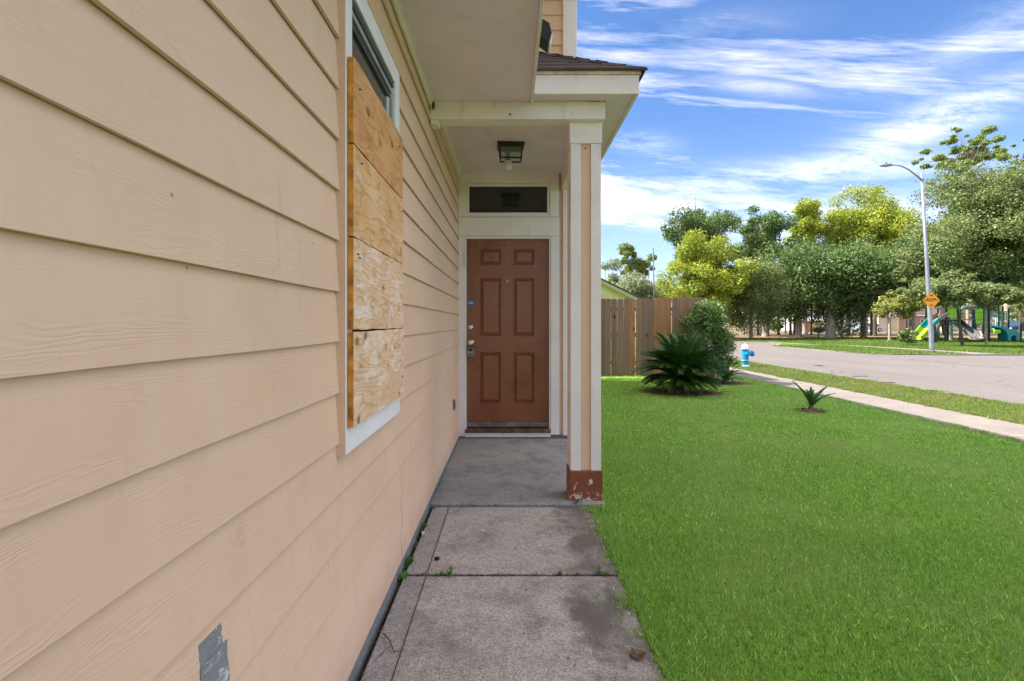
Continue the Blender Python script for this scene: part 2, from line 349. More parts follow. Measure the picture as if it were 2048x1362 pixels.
    M['hyd_blue'] = simple('hydrant_blue_paint', (.012, .27, .55), .35, .12, 10); M['hyd_white'] = simple('hydrant_white_paint', (.72, .72, .70), .45, .2, 14)
    M['sign_y'] = simple('amber_sign_sheet', (.92, .36, .006), .4, .04, bump=0); M['sign_k'] = simple('black_sign_ink', (.015, .012, .01), .5, .05, bump=0)
    M['neigh'] = simple('yellow_green_siding', (.52, .47, .26), .7, .06, 3); M['neigh_t'] = simple('olive_rake_trim', (.36, .36, .20), .7, .06)
    M['h_beige'] = simple('beige_wall', (.62, .50, .38), .8, .06, 2); M['h_grey'] = simple('light_grey_wall', (.52, .53, .55), .8, .05, 2)
    M['h_white'] = simple('white_wall', (.75, .75, .76), .8, .04, 2); M['h_gar'] = simple('garage_door_paint', (.66, .67, .68), .6, .04)
    M['h_brick'] = simple('tan_brick_wall', (.36, .25, .18), .85, .2, 5)
    M['wood_or'] = simple('orange_fence_wood', (.48, .22, .08), .8, .25, 6)
    M['lime'] = simple('lime_plastic', (.24, .55, .015), .35, .05, bump=0); M['lime2'] = simple('yellow_lime_plastic', (.30, .50, .01), .35, .05, bump=0)
    M['teal'] = simple('teal_plastic', (.005, .24, .24), .35, .08, bump=0); M['taupe'] = simple('taupe_plastic', (.24, .17, .15), .4, .08, bump=0)
    M['slidegrey'] = simple('grey_slide_plastic', (.16, .155, .165), .4, .08, bump=0); M['pgreen'] = simple('dark_green_post', (.008, .05, .035), .4, .08, bump=0)
    M['mint'] = simple('mint_climber_metal', (.10, .34, .20), .4, .06, bump=0); M['teal_roof'] = simple('teal_canopy', (.02, .16, .17), .5, .05, bump=0)
    M['car_blue'] = simple('dark_blue_car_paint', (.02, .05, .11), .25, .05, bump=0); M['car_silver'] = simple('silver_car_paint', (.42, .44, .46), .3, .04, metal=.5, bump=0)
    M['car_glass'] = glass('car_glass', (.02, .025, .03)); M['tyre'] = simple('tyre_rubber', (.015, .015, .015), .9, .1)
    M['mud'] = simple('dried_mud', (.13, .085, .055), .95, .3, 60, bump=.8); M['stone'] = simple('pale_pebble', (.5, .46, .40), .8, .2, 60)
    M['deadleaf'] = simple('dead_leaf', (.15, .09, .05), .8, .4, 40); M['twig'] = simple('grey_twig', (.16, .125, .10), .85, .3, 40)
    b = NB('blue_sticker'); b.color((.01, .13, .42)); b.rough(.3); M['stick'] = b.m
    b = NB('white_print'); b.color((.8, .8, .82)); b.rough(.4); M['print'] = b.m
mats()

class MB:
    def __init__(s): s.v = []; s.f = []
    def add(s, vs, fs):
        o = len(s.v); s.v += [tuple(v) for v in vs]; s.f += [tuple(i+o for i in f) for f in fs]; return s
    def box(s, x0, x1, y0, y1, z0, z1, mx=None):
        vs = [Vector((x, y, z)) for x in (x0, x1) for y in (y0, y1) for z in (z0, z1)]
        if mx is not None: vs = [mx @ v for v in vs]
        return s.add(vs, [(0, 1, 3, 2), (4, 6, 7, 5), (0, 4, 5, 1), (2, 3, 7, 6), (0, 2, 6, 4), (1, 5, 7, 3)])
    def tube(s, pts, rads, n=8, cap=True):
        pts = [Vector(p) for p in pts]
        if isinstance(rads, (int, float)): rads = [rads]*len(pts)
        rings = []
        for i, p in enumerate(pts):
            t = (pts[min(i+1, len(pts)-1)]-pts[max(i-1, 0)]).normalized()
            u = t.orthogonal().normalized() if i == 0 else (u - t*u.dot(t)).normalized()
            w_ = t.cross(u); rings.append([p+(u*math.cos(2*math.pi*k/n)+w_*math.sin(2*math.pi*k/n))*rads[i] for k in range(n)])
        fs = [(i*n+k, i*n+(k+1) % n, (i+1)*n+(k+1) % n, (i+1)*n+k) for i in range(len(pts)-1) for k in range(n)]
        if cap: fs += [tuple(range(n-1, -1, -1)), tuple((len(pts)-1)*n+k for k in range(n))]
        return s.add([v for r in rings for v in r], fs)
    def lathe(s, prof, n=20, c=(0, 0, 0), axis='Z'):
        """prof: list of (r, h); axis direction of h"""
        vs = []
        for r, h in prof:
            for k in range(n):
                a = 2*math.pi*k/n; q = (r*math.cos(a), r*math.sin(a), h)
                if axis == 'Y': q = (q[0], q[2], q[1])
                if axis == 'X': q = (q[2], q[0], q[1])
                vs.append((q[0]+c[0], q[1]+c[1], q[2]+c[2]))
        m = len(prof); fs = [(i*n+k, i*n+(k+1) % n, (i+1)*n+(k+1) % n, (i+1)*n+k) for i in range(m-1) for k in range(n)]
        fs += [tuple(range(n-1, -1, -1)), tuple((m-1)*n+k for k in range(n))]
        return s.add(vs, fs)
    def prism(s, poly, y0, y1, plane='XZ'):
        """extrude a 2D outline"""
        n = len(poly)
        def P(a, b, t): return {'XZ': (a, t, b), 'XY': (a, b, t), 'YZ': (t, a, b)}[plane]
        return s.add([P(a, b, y0) for a, b in poly]+[P(a, b, y1) for a, b in poly],
                     [tuple(range(n-1, -1, -1)), tuple(range(n, 2*n))]+[(i, (i+1) % n, n+(i+1) % n, n+i) for i in range(n)])
    def mesh(s, name, mat=None, smooth=False):
        me = bpy.data.meshes.new(name); me.from_pydata(s.v, [], s.f); me.validate()
        if mat: me.materials.append(mat if not isinstance(mat, str) else M[mat])
        import bmesh
        bm = bmesh.new(); bm.from_mesh(me); bmesh.ops.recalc_face_normals(bm, faces=bm.faces); bm.to_mesh(me); bm.free()
        if smooth: me.polygons.foreach_set('use_smooth', [True]*len(me.polygons))
        return me
    def build(s, name, mat, parent=None, bevel=0, smooth=False, loc=None):
        return link(name, s.mesh(name, mat, smooth), parent, bevel, loc)

def link(name, me, parent=None, bevel=0, loc=None):
    o = bpy.data.objects.new(name, me); C.objects.link(o)
    if parent is not None: o.parent = parent
    if loc is not None: o.location = loc
    if bevel:
        b = o.modifiers.new('bevel', 'BEVEL'); b.width = bevel; b.segments = 2; b.limit_method = 'ANGLE'
    return o
def tag(o, label=None, cat=None, group=None, kind=None):
    if label: o['label'] = label
    if cat: o['category'] = cat
    if group: o['group'] = group
    if kind: o['kind'] = kind
    return o
def thing(name, label, cat, loc=(0, 0, 0), rz=0, group=None):
    o = bpy.data.objects.new(name, None); C.objects.link(o); o.location = loc; o.rotation_euler = (0, 0, rz)
    o.empty_display_size = .1
    return tag(o, label, cat, group)
def box(name, mat, parent, x0, x1, y0, y1, z0, z1, bevel=0, mx=None):
    return MB().box(x0, x1, y0, y1, z0, z1, mx).build(name, mat, parent, bevel)
def text_mesh(s, size, mat, depth=.0006):
    cu = bpy.data.curves.new('lettering', 'FONT'); cu.body = s; cu.size = size; cu.align_x = 'CENTER'; cu.align_y = 'CENTER'; cu.extrude = depth; cu.offset = size*.028
    cu.resolution_u = 3
    o = bpy.data.objects.new('lettering', cu); C.objects.link(o); bpy.context.view_layer.update()
    me = bpy.data.meshes.new_from_object(o); bpy.data.objects.remove(o); me.materials.clear(); me.materials.append(M[mat]); return me

# ------------------------------------------------------------------ ground, street, walks
def poly_slab(name, pts, ztop, depth, mat, kind='structure', zfun=None):
    n = len(pts)
    vs = [(x, y, (zfun(x, y) if zfun else ztop)) for x, y in pts]+[(x, y, ztop-depth) for x, y in pts]
    mb = MB().add(vs, [tuple(range(n))]+[(i, i+n, (i+1) % n+n, (i+1) % n) for i in range(n)])
    o = mb.build(name, mat); o['kind'] = kind
    return o
g = MB().add([(-900, -900, -.30), (900, -900, -.30), (900, 900, -.30), (-900, 900, -.30)], [(0, 1, 2, 3)]).build('ground', 'park'); g['kind'] = 'structure'
def arc(cx, cy, r, a0, a1, n=8): return [(cx+r*math.cos(R(a0+(a1-a0)*i/n)), cy+r*math.sin(R(a0+(a1-a0)*i/n))) for i in range(n+1)]
# street: runs ahead at x 8.07..15.5, bends left beyond y 30; a side street leaves right at y 12..21.3
ROADZ = -.13
street = [(8.07, -40), (15.5, -40), (15.5, 11.0), (17, 9.6), (90, 9.6), (90, 21.4), (19, 21.4), (16.7, 21.9), (15.5, 23.6), (15.5, 28), (16.5, 31), (18.4, 34.2), (18.9, 36.5), (17.7, 39.2), (14, 41.2), (6, 42.2), (-60, 42.4), (-60, 33), (2, 33), (6.2, 30.5), (8.0, 26)]
poly_slab('street', street, ROADZ, .12, 'road')
# gutter line across the side street mouth and along the far edge
gut = MB(); gut.box(15.30, 15.52, -10, 27.5, ROADZ+.004, ROADZ+.008); o = gut.build('street_gutter', simple('dark_gutter', (.20, .175, .155), .9, .3, 4)); o['kind'] = 'structure'
sc = MB()
for a, b_, y0, y1, t in ((8.82, 9.22, 12.85, 12.95, 0), (8.42, 8.85, 11.45, 11.56, 0), (9.9, 10.1, 16.0, 16.35, 0)): sc.box(a, b_, y0, y1, ROADZ+.003, ROADZ+.006)
o = sc.build('street_scar', 'soil'); o['kind'] = 'structure'
# turf on our side
fl = [(.538, -6), (5.55, -6), (5.55, 24), (4.5, 28), (-30, 28), (-30, 11.6), (.66, 11.6), (.66, 3.40), (.538, 3.40)]
def lz(x, y): return -.022-.036*max(0, min(1, (x-.54)/5))
lawn = MB()
def grid(mb, x0, x1, y0, y1, nx, ny, zf):
    vs = [(x0+(x1-x0)*i/nx, y0+(y1-y0)*j/ny, zf(x0+(x1-x0)*i/nx, y0+(y1-y0)*j/ny)) for j in range(ny+1) for i in range(nx+1)]
    return mb.add(vs, [(j*(nx+1)+i, j*(nx+1)+i+1, (j+1)*(nx+1)+i+1, (j+1)*(nx+1)+i) for j in range(ny) for i in range(nx)])
grid(lawn, .536, 5.55, -6, 11.55, 12, 30, lambda x, y: lz(x, y)-.012)
grid(lawn, -30, 5.55, 11.55, 28, 12, 10, lambda x, y: lz(x, y)-.012)
o = lawn.build('lawn', 'turf'); o['kind'] = 'structure'
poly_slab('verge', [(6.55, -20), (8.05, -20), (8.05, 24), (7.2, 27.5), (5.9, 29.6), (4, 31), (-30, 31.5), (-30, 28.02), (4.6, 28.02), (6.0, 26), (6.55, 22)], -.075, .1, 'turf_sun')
# public sidewalk, each flag a piece of its own
sw = thing('sidewalk', 'x', None); del sw['label']; sw['kind'] = 'structure'
sw.name = 'public_sidewalk'
y = -8.0; j = 0
while y < 24:
    L_ = 1.52
    MB().box(5.56, 6.545, y+.006, y+L_-.006, -.17, -.062+random.uniform(-.003, .003)).build('sidewalk_slab', 'sidewalk', sw, .008); y += L_
MB().box(5.565, 6.54, -8, 24, -.2, -.085).build('joint_soil', 'soil', sw)
# park side: one raised turf sheet with a kerb edge
park = [(15.62, 27.9), (15.62, 23.8), (16.8, 22.05), (19, 21.52), (90, 21.52), (300, 21.5), (300, 300), (-250, 300), (-250, 42.6), (6, 42.35), (14.1, 41.4), (17.9, 39.3), (19.05, 36.5), (18.5, 34.1), (16.6, 30.9)]
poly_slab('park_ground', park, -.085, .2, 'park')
kerb = MB()
pk = [(19.05, 36.5), (18.5, 34.1), (16.6, 30.9), (15.62, 27.9), (15.62, 23.8), (16.8, 22.05), (19, 21.52), (40, 21.52)]
for a, b_ in zip(pk, pk[1:]):
    d = Vector((b_[0]-a[0], b_[1]-a[1], 0)).normalized(); nrm = Vector((-d.y, d.x, 0))
    p = [Vector((*a, 0))-nrm*.13, Vector((*b_, 0))-nrm*.13, Vector((*b_, 0))+nrm*.03, Vector((*a, 0))+nrm*.03]
    kerb.add([(q.x, q.y, -.2) for q in p]+[(q.x, q.y, -.078) for q in p], [(0, 1, 2, 3), (4, 5, 6, 7), (0, 1, 5, 4), (1, 2, 6, 5), (2, 3, 7, 6), (3, 0, 4, 7)])
o = kerb.build('kerb', 'sidewalk'); o['kind'] = 'structure'
poly_slab('park_path', [(20.2, 21.6), (21.2, 21.6), (21.1, 28), (19.6, 33.2), (18.6, 34.6), (18.3, 33.9), (19.0, 32.2), (20.1, 28)], -.072, .05, 'sidewalk')
poly_slab('park_spur_path', [(24.2, 35.2), (26.0, 35.4), (26.6, 38), (24.6, 37.6)], -.070, .05, 'sidewalk')
poly_slab('far_street', [(10, 76), (150, 76), (150, 84), (10, 84)], -.078, .02, 'road')
# right-hand side of the side street (outside the frame)
poly_slab('corner_ground', [(15.65, -60), (200, -60), (200, 9.45), (17.1, 9.45), (15.65, 10.9)], -.085, .15, 'turf_sun')

# front walk
wk = bpy.data.objects.new('front_walk', None); C.objects.link(wk); wk['kind'] = 'structure'
random.seed(3)
for y0, y1 in ((-3.2, -2.26), (-2.25, -1.31), (-1.30, -.36), (-.35, .59), (.60, 1.53), (1.54, 2.463), (2.477, 3.392)):
    mb = MB(); nx, ny = 10, 10
    def zz(x, y, s=random.random()*9): return -.018+.0025*math.sin(3*x+s)+.002*math.sin(4*y+s)
    o = MB().box(-.522, .538, y0+.004, y1-.004, -.14, -.018+random.uniform(-.002, .002)).build('concrete_slab', 'walk', wk, .007)
gro = MB()
for y0, y1 in ((1.56, 2.44), (2.50, 3.37), (.62, 1.51)): gro.box(-.412, -.4095, y0, y1, -.017, -.0135)
gro.build('tooled_groove', 'soil', wk)
MB().box(-.55, .545, -3.2, 3.4, -.2, -.055).build('joint_soil', 'soil', wk)
box('porch_slab', 'porch', wk, -.548, .643, 3.402, 5.34, -.18, 0, .012)

# ------------------------------------------------------------------ house
house = thing('house', 'tan lap siding house with a covered porch and a brown front door', 'house')
WX = -.54; EXPO = .16065; Z0 = 1.3237; DW = 5.35
SOF = 2.735; CEIL = 2.83
def plank_x(y0, y1, z0, z1, xf, seed, sgn=1):
    """lap board on a wall that faces +x (sgn 1); butt edge slightly wavy"""
    r = random.Random(seed); n = max(2, int((y1-y0)/.12)); mb = MB(); vs = []
    ph = r.random()*9; ph2 = r.random()*9
    for i in range(n+1):
        y = y0+(y1-y0)*i/n; dz = .0012*math.sin(y*2.3+ph)+.0008*math.sin(y*7.1+ph2); dx = .0012*math.sin(y*1.7+ph2)
        vs += [(xf+dx, y, z0+dz), (xf-.0095, y, z0+dz), (xf-.024, y, z1+.012), (xf-.0145, y, z1+.012)]
    fs = []
    for i in range(n):
        a = 4*i; b_ = a+4
        for k in range(4): fs.append((a+k, b_+k, b_+(k+1) % 4, a+(k+1) % 4))
    fs += [(0, 1, 2, 3), (4*n+3, 4*n+2, 4*n+1, 4*n)]
    return mb.add(vs, fs)
WIN_Y0, WIN_Y1, WIN_Z0, WIN_Z1 = 1.59, 2.365, .80, 2.40
random.seed(11)
seams = {}
for k in range(-8, 9):
    z0 = Z0+k*EXPO; z1 = min(z0+EXPO, SOF-.012)
    base = [2.51, 4.33, .42, 3.1, -.9][(k+8) % 5] if k > -7 else 2.51
    if k in (-7, -6, -4, -2, 0): base = 2.51
    cuts = [-4.0] + sorted([base-3.66, base]) + [DW-.002]
    cuts = [c for c in cuts if -4.01 <= c <= DW]
    for a, b_ in zip(cuts, cuts[1:]):
        segs = [(a, b_, z0)]
        if z1 > WIN_Z0+.05 and z0 < WIN_Z1-.02:
            segs = []
            if a < WIN_Y0: segs.append((a, min(b_, WIN_Y0+.004), z0))
            if b_ > WIN_Y1: segs.append((max(a, WIN_Y1-.004), b_, z0))
            if z1 > WIN_Z1+.01 and a < WIN_Y0 and b_ > WIN_Y0: segs.append((WIN_Y0+.004, min(b_, WIN_Y1-.004), WIN_Z1-.004))
        for (p, q, zb) in segs:
            if q-p > .03: plank_x(p+.0012, q-.0012, zb, z1, WX, hash((k, round(p, 1))) & 1023).build('siding_plank', 'siding', house)
wall = MB().box(-6, -.570, -4, DW-.1, .0, 2.8).box(-6, .68, DW+.1, 11.55, .0, 5.5).box(-6, .12, -4, DW+.05, 2.86, 5.5)
# wall body
MB().box(-6, -.570, -4, DW, .0, 2.72).build('wall', 'trim', house)
MB().box(-.57, -.478, DW+.03, DW+.2, .0, 2.72).box(.435, .68, DW+.03, DW+.2, .0, 2.72).box(-.478, .435, DW+.03, DW+.2, 2.17, 2.72).box(-.478, .435, DW+.101, DW+.2, .0, 2.17).build('wall', 'trim', house)
MB().box(-6, .68, DW+.03, 11.5, 2.9, 5.5).build('wall', 'trim', house)
MB().box(.5, .68, DW+.2, 11.5, 0, 2.9).build('wall', 'trim', house)
MB().box(-6, .125, -4, DW+.02, 2.95, 5.5).build('wall', 'trim', house)
box('foundation', 'found', house, -6, -.545, -4, DW, -.25, .042, .003)
box('foundation', 'found', house, -.55, .70, DW+.002, 11.5, -.25, .03, .003)
# upper storey and side courses
for k in range(10, 27):
    z0 = Z0+k*EXPO
    mb = MB(); xf = DW+.012
    mb.add([(-.1, xf, z0), (.566, xf, z0), (.566, xf+.0095, z0), (-.1, xf+.0095, z0), (-.1, xf+.0145, z0+EXPO+.012), (.566, xf+.0145, z0+EXPO+.012), (.566, xf+.024, z0+EXPO+.012), (-.1, xf+.024, z0+EXPO+.012)],
           [(0, 1, 2, 3), (0, 4, 5, 1), (4, 7, 6, 5), (3, 2, 6, 7), (0, 3, 7, 4), (1, 5, 6, 2)]).build('siding_plank', 'siding', house)
for k in range(-8, 9):      # narrow strip of courses right of the door casing
    z0 = Z0+k*EXPO; xf = DW+.012
    MB().add([(.53, xf, z0), (.57, xf, z0), (.57, xf+.0095, z0), (.53, xf+.0095, z0), (.53, xf+.0145, z0+EXPO+.012), (.57, xf+.0145, z0+EXPO+.012), (.57, xf+.024, z0+EXPO+.012), (.53, xf+.024, z0+EXPO+.012)],
             [(0, 1, 2, 3), (0, 4, 5, 1), (4, 7, 6, 5), (3, 2, 6, 7), (0, 3, 7, 4), (1, 5, 6, 2)]).build('siding_plank', 'siding', house)
for k in range(-8, 26):     # side wall of the rear block
    z0 = Z0+k*EXPO; plank_x(DW+.14, 11.5, z0, z0+EXPO, .702, k+50).build('siding_plank', 'siding', house)
for k in range(10, 26):     # jettied upper wall over the walk
    z0 = Z0+k*EXPO; plank_x(-4, DW-.02, z0, z0+EXPO, .150, k+90).build('siding_plank', 'siding', house)
box('corner_board', 'trim', house, .566, .708, DW-.012, DW+.03, 2.845, 5.5, .002)
box('corner_board', 'trim', house, .68, .720, DW+.032, DW+.138, .0, 5.5, .002)
box('corner_board', 'trim', house, .566, .708, DW-.012, DW+.028, .03, 2.83, .002)
# soffit under the jetty and its band boards
def sheet(name, x0, x1, y0, y1, z, t, mat): return MB().box(x0, x1, y0, y1, z, z+t).build(name, mat, house, .001)
for a, b_ in ((-4, -1.55), (-1.547, .888), (.891, 3.40)): sheet('soffit_board', -.57, .137, a, b_, SOF, .02, 'soffit')
box('fascia_board', 'trim', house, .138, .158, -4, 3.43, SOF-.024, 2.95, .002)
MB().prism([(-.545, SOF-.034), (-.532, SOF-.034), (-.526, SOF-.026), (-.524, SOF-.012), (-.512, SOF-.010), (-.512, SOF-.001), (-.545, SOF-.001)], -4, 3.395).build('crown_moulding', 'trim', house)
MB().prism([(-.545, CEIL-.040), (-.530, CEIL-.040), (-.526, CEIL-.03), (-.522, CEIL-.012), (-.508, CEIL-.010), (-.508, CEIL-.001), (-.545, CEIL-.001)], 3.54, DW-.002).build('crown_moulding', 'trim', house)
sheet('porch_ceiling', -.57, .84, 3.525, 5.349, CEIL, .02, 'soffit')
MB().box(-.57, -.541, 3.4, DW, 2.72, CEIL).build('frieze_board', 'siding', house)
box('porch_beam', 'trim', house, -.545, .648, 3.40, 3.52, 2.614, SOF-.001, .003)
box('beam_block', 'trim', house, -.545, -.49, 3.415, 3.50, 2.585, 2.6135, .003)
box('porch_side_beam', 'trim', house, .548, .62, 3.521, 5.33, 2.66, CEIL-.002, .002)
# porch roof: fascias, soffit return, shingles
EX, EY, EZ, PT = .862, 3.25, 2.875, .70
box('porch_fascia', 'trim', house, .160, .842, EY+.012, EY+.032, 2.722, 2.845, .002)
box('drip_board', simple('peeling_cream_wood', (.66, .53, .38), .8, .2, 9), house, .160, .852, EY, EY+.030, 2.846, EZ-.006, .002)
box('porch_side_fascia', 'trim', house, .823, .843, EY+.033, 5.7, 2.722, 2.845, .002)
box('drip_board', 'trim', house, .824, .852, EY+.031, 5.7, 2.846, EZ-.006, .002)
box('porch_soffit', 'soffit', house, .160, .822, EY+.033, 3.399, 2.737, 2.75, .001)
box('porch_soffit', 'soffit', house, .650, .822, 3.400, 5.7, 2.737, 2.75, .001)
def slope_z(x, y): return EZ+PT*min(y-EY, EX-x)
deck = MB().add([(.155, EY+.01, EZ-.004), (EX-.01, EY+.01, EZ-.004), (EX-.72, EY+.72, EZ+.7*.71-.004), (.155, EY+.72, EZ+.7*.71-.004), (EX-.01, 6.1, EZ-.004), (EX-.72, 6.1, EZ+.7*.71-.004)],
                [(0, 1, 2, 3), (1, 4, 5, 2)]).build('roof_deck', 'roof', house)
random.seed(5)
nr = 0
for r_ in range(6):         # front slope courses
    y0 = EY-.018+r_*.125; x = .163
    xe = EX+.012-(y0-EY)
    while x < xe-.02:
        wd = random.uniform(.13, .24); x1 = min(x+wd, xe); lift = random.uniform(0, .010)
        za = EZ+PT*(y0-EY)+.007+lift; yb = y0+.155; zb = EZ+PT*(yb-EY)+.004
        xb1 = min(x1, EX-(yb-EY)) if x1 >= xe-.001 else x1
        xb1 = max(xb1, x+.004)
        t = .015
        MB().add([(x+.001, y0, za-t), (x1-.001, y0, za-t), (x+.001, y0, za), (x1-.001, y0, za), (x+.001, yb, zb), (xb1-.001, yb, zb)],
                 [(0, 1, 3, 2), (2, 3, 5, 4), (0, 2, 4), (1, 5, 3)]).build('shingle', 'shingle', house); x = x1
for r_ in range(6):         # right slope courses
    x0 = EX+.018-r_*.125; y = EY+max(0, EX-x0)
    while y < 6.0:
        y1 = y+random.uniform(.25, .36); za = EZ+PT*(EX-x0)+.007; xb = x0-.155; zb = EZ+PT*(EX-xb)+.004
        MB().add([(x0, y, za-.009), (x0, y1, za-.009), (x0, y, za), (x0, y1, za), (xb, y+ (.125 if y <= EY+max(0, EX-x0)+.001 else 0), zb), (xb, y1, zb)],
                 [(0, 2, 3, 1), (2, 4, 5, 3), (0, 4, 2), (1, 3, 5)]).build('shingle', 'shingle', house); y = y1
for i in range(7):          # hip caps
    t0 = i*.105-.02; t1 = t0+.14
    def hp(t, s, up): return (EX-t+s*.07, EY+t+s*.07*0+(-.0 if s >= 0 else 0), EZ+PT*t+up)
    a = Vector((EX-t0, EY+t0, EZ+PT*t0+.020)); b_ = Vector((EX-t1, EY+t1, EZ+PT*t1+.010))
    l = .075
    vs = [a+Vector((-l, -.0, -.0)), a, a+Vector((0, l, 0)), b_+Vector((-l, 0, 0)), b_, b_+Vector((0, l, 0))]
    vs[0] = Vector((a.x-l, a.y, EZ+PT*(a.y-EY)+.013)); vs[2] = Vector((a.x, a.y+l, EZ+PT*(EX-a.x)+.013))
    vs[3] = Vector((b_.x-l, b_.y, EZ+PT*(b_.y-EY)+.008)); vs[5] = Vector((b_.x, b_.y+l, EZ+PT*(EX-b_.x)+.008))
    vs += [v-Vector((0, 0, .012)) for v in vs]
    MB().add(vs, [(0, 1, 4, 3), (1, 2, 5, 4), (0, 6, 7, 1), (1, 7, 8, 2), (6, 9, 10, 7), (7, 10, 11, 8), (3, 4, 10, 9), (4, 5, 11, 10)]).build('hip_shingle', 'shingle', house)
# main roof (above the frame; throws the house shadow)
rf = MB()
def hip(mb, x0, x1, y0, y1, z, p):
    hw = (x1-x0)/2; zt = z+hw*p
    mb.add([(x0, y0, z), (x1, y0, z), (x1, y1, z), (x0, y1, z), ((x0+x1)/2, y0+hw, zt), ((x0+x1)/2, y1-hw, zt)], [(0, 1, 4), (1, 2, 5, 4), (2, 3, 5), (3, 0, 4, 5), (0, 3, 2, 1)])
hip(rf, -6.5, .80, -4.5, 8, 5.52, .5); hip(rf, -6.5, .84, 4.95, 11.95, 5.50, .48)
rf.build('roof', 'roof', house)
MB().box(.795, .815, -4.5, 4.95, 5.35, 5.52).box(.835, .855, 4.95, 11.9, 5.33, 5.50).box(.80, .85, 4.93, 4.949, 5.33, 5.50).build('gutter', 'trim', house)
box('soffit_board', 'soffit', house, .151, .795, -4.4, 4.94, 5.44, 5.455); box('soffit_board', 'soffit', house, .723, .834, 4.951, 11.9, 5.42, 5.435)

# window in the near wall, boarded over
win = link('window', MB().box(-.569, -.560, 1.655, 2.30, .885, 2.315).mesh('window', 'gasket'), house)
box('casing', 'white', win, WX-.022, -.522, WIN_Y0, 1.655, .8855, WIN_Z1, .002)
MB().box(WX-.02, -.523, WIN_Y0-.0035, WIN_Y0-.0005, .80, WIN_Z1).build('casing', 'siding', win)
box('casing', 'white', win, WX-.022, -.522, 2.275, WIN_Y1, .8855, WIN_Z1, .002)
box('casing', 'white', win, WX-.022, -.522, 1.6555, 2.2745, 2.318, WIN_Z1, .002)
box('sill_board', 'white', win, WX-.022, -.520, WIN_Y0, WIN_Y1, WIN_Z0, .885, .006)
MB().box(-.562, -.553, 1.69, 2.26, .90, 2.24).build('pane', 'glass', win)
for z0, z1, x1, m in ((2.292, 2.317, -.530, 'gasket'), (2.268, 2.290, -.536, 'alu'), (2.240, 2.266, -.543, 'gasket')):
    box('head_rail', m, win, -.560, x1, 1.656, 2.274, z0, z1, .001)
box('side_rail', 'alu', win, -.560, -.532, 2.252, 2.2735, .886, 2.239, .001)
box('side_rail', 'white', win, -.560, -.546, 2.236, 2.2515, .886, 2.239, .001)
box('side_rail', 'alu', win, -.560, -.532, 1.6565, 1.675, .886, 2.239, .001)
lab = ['palest plywood strip, lowest on the window, with swirling grain', 'pale knotty plywood strip', 'straw coloured plywood strip', 'topmost orange plywood strip with dark knots']
for i, (z0, z1, m) in enumerate(((.887, 1.1985, 'ply_c'), (1.2015, 1.4985, 'ply_c'), (1.502, 1.796, 'ply_b'), (1.801, 2.083, 'ply_a'))):
    y1 = [2.352, 2.345, 2.345, 2.336][i]; nw = 16; mb = MB(); r = random.Random(i)
    x0, x1 = -.5195, -.501
    # slightly ragged outline
    top = [(1.602+(y1-1.602)*t/nw, z1+r.uniform(-.0018, .0018)) for t in range(nw+1)]; bot = [(1.602+(y1-1.602)*t/nw, z0+r.uniform(-.0018, .0018)) for t in range(nw+1)]
    if i == 3: top[0] = (1.602, z1-.006)
    if i == 0: top = [(a, b_-.005*(1-j/nw)) for j, (a, b_) in enumerate(top)]
    pts = bot+top[::-1]
    bd = mb.prism(pts, x0, x1, 'YZ').build('window_board', m, win, .0012); bd['label'] = lab[i]
    bd.data.materials.append(M['ply_edge'])
    for f in bd.data.polygons:
        if abs(f.normal.x) < .5: f.material_index = 1
for (yy, zz_) in ((1.68, 1.76), (1.66, 1.44), (1.64, 1.45), (2.31, .98), (2.30, 1.74), (2.25, 2.02), (1.66, 2.0)):
    MB().tube([(-.5015, yy, zz_), (-.494, yy, zz_-.002)], .0022, 6).build('nail', 'black', win)

# door wall: header boards, transom, casing, door
xd = lambda p: px(p, DW); zd = lambda p: pz(p, DW)
def fb(name, mat, p0, p1, q0, q1, proud, back=.02, parent=None, bev=.0015):   # box on the door wall from photo-measured edges
    return box(name, mat, parent or house, xd(p0), xd(p1), DW-proud, DW+back, zd(q1), zd(q0), bev)
fb('header_board', 'trim', 917, 1118, 345, 367.5, .012); fb('header_board', 'trim', 917, 933, 368, 434, .0122); fb('header_board', 'trim', 1100, 1118, 368, 434, .0122)
fb('header_board', 'trim', 933.2, 1099.8, 430.2, 434, .0118); fb('header_board', 'trim', 917, 1118.5, 435, 472, .014)
tr = fb('transom_window', 'gasket', 938, 1096, 372, 426, -.012, .03)
for a in ((933.3, 938.5, 368, 430), (1094.5, 1099.7, 368, 430)): fb('frame', 'white', *a, -.002, .02, tr)
for a in ((938.6, 1094.4, 368, 373), (938.6, 1094.4, 425, 430)): fb('frame', 'white', *a, -.002, .02, tr)
fb('pane', 'transom_glass', 938.6, 1094.4, 373, 425, -.008, .012, tr)
door = link('door', MB().box(xd(932), xd(1099), DW+.080, DW+.1, .09, zd(476)).mesh('door', 'door'), house)
fb('door_casing', 'trim', 917, 930, 472.4, 872, .013); fb('door_casing', 'trim', 1101.5, 1118.5, 472.4, 869, .013)
box('door_jamb', 'trim', house, xd(930.3), xd(932.6), DW-.004, DW+.079, .06, zd(472.5), .001); box('door_jamb', 'trim', house, xd(1098.2), xd(1101.2), DW-.004, DW+.079, .06, zd(472.5), .001)
box('door_jamb', 'trim', house, xd(932.7), xd(1098.1), DW-.004, DW+.079, zd(477.3), zd(472.5), .001)
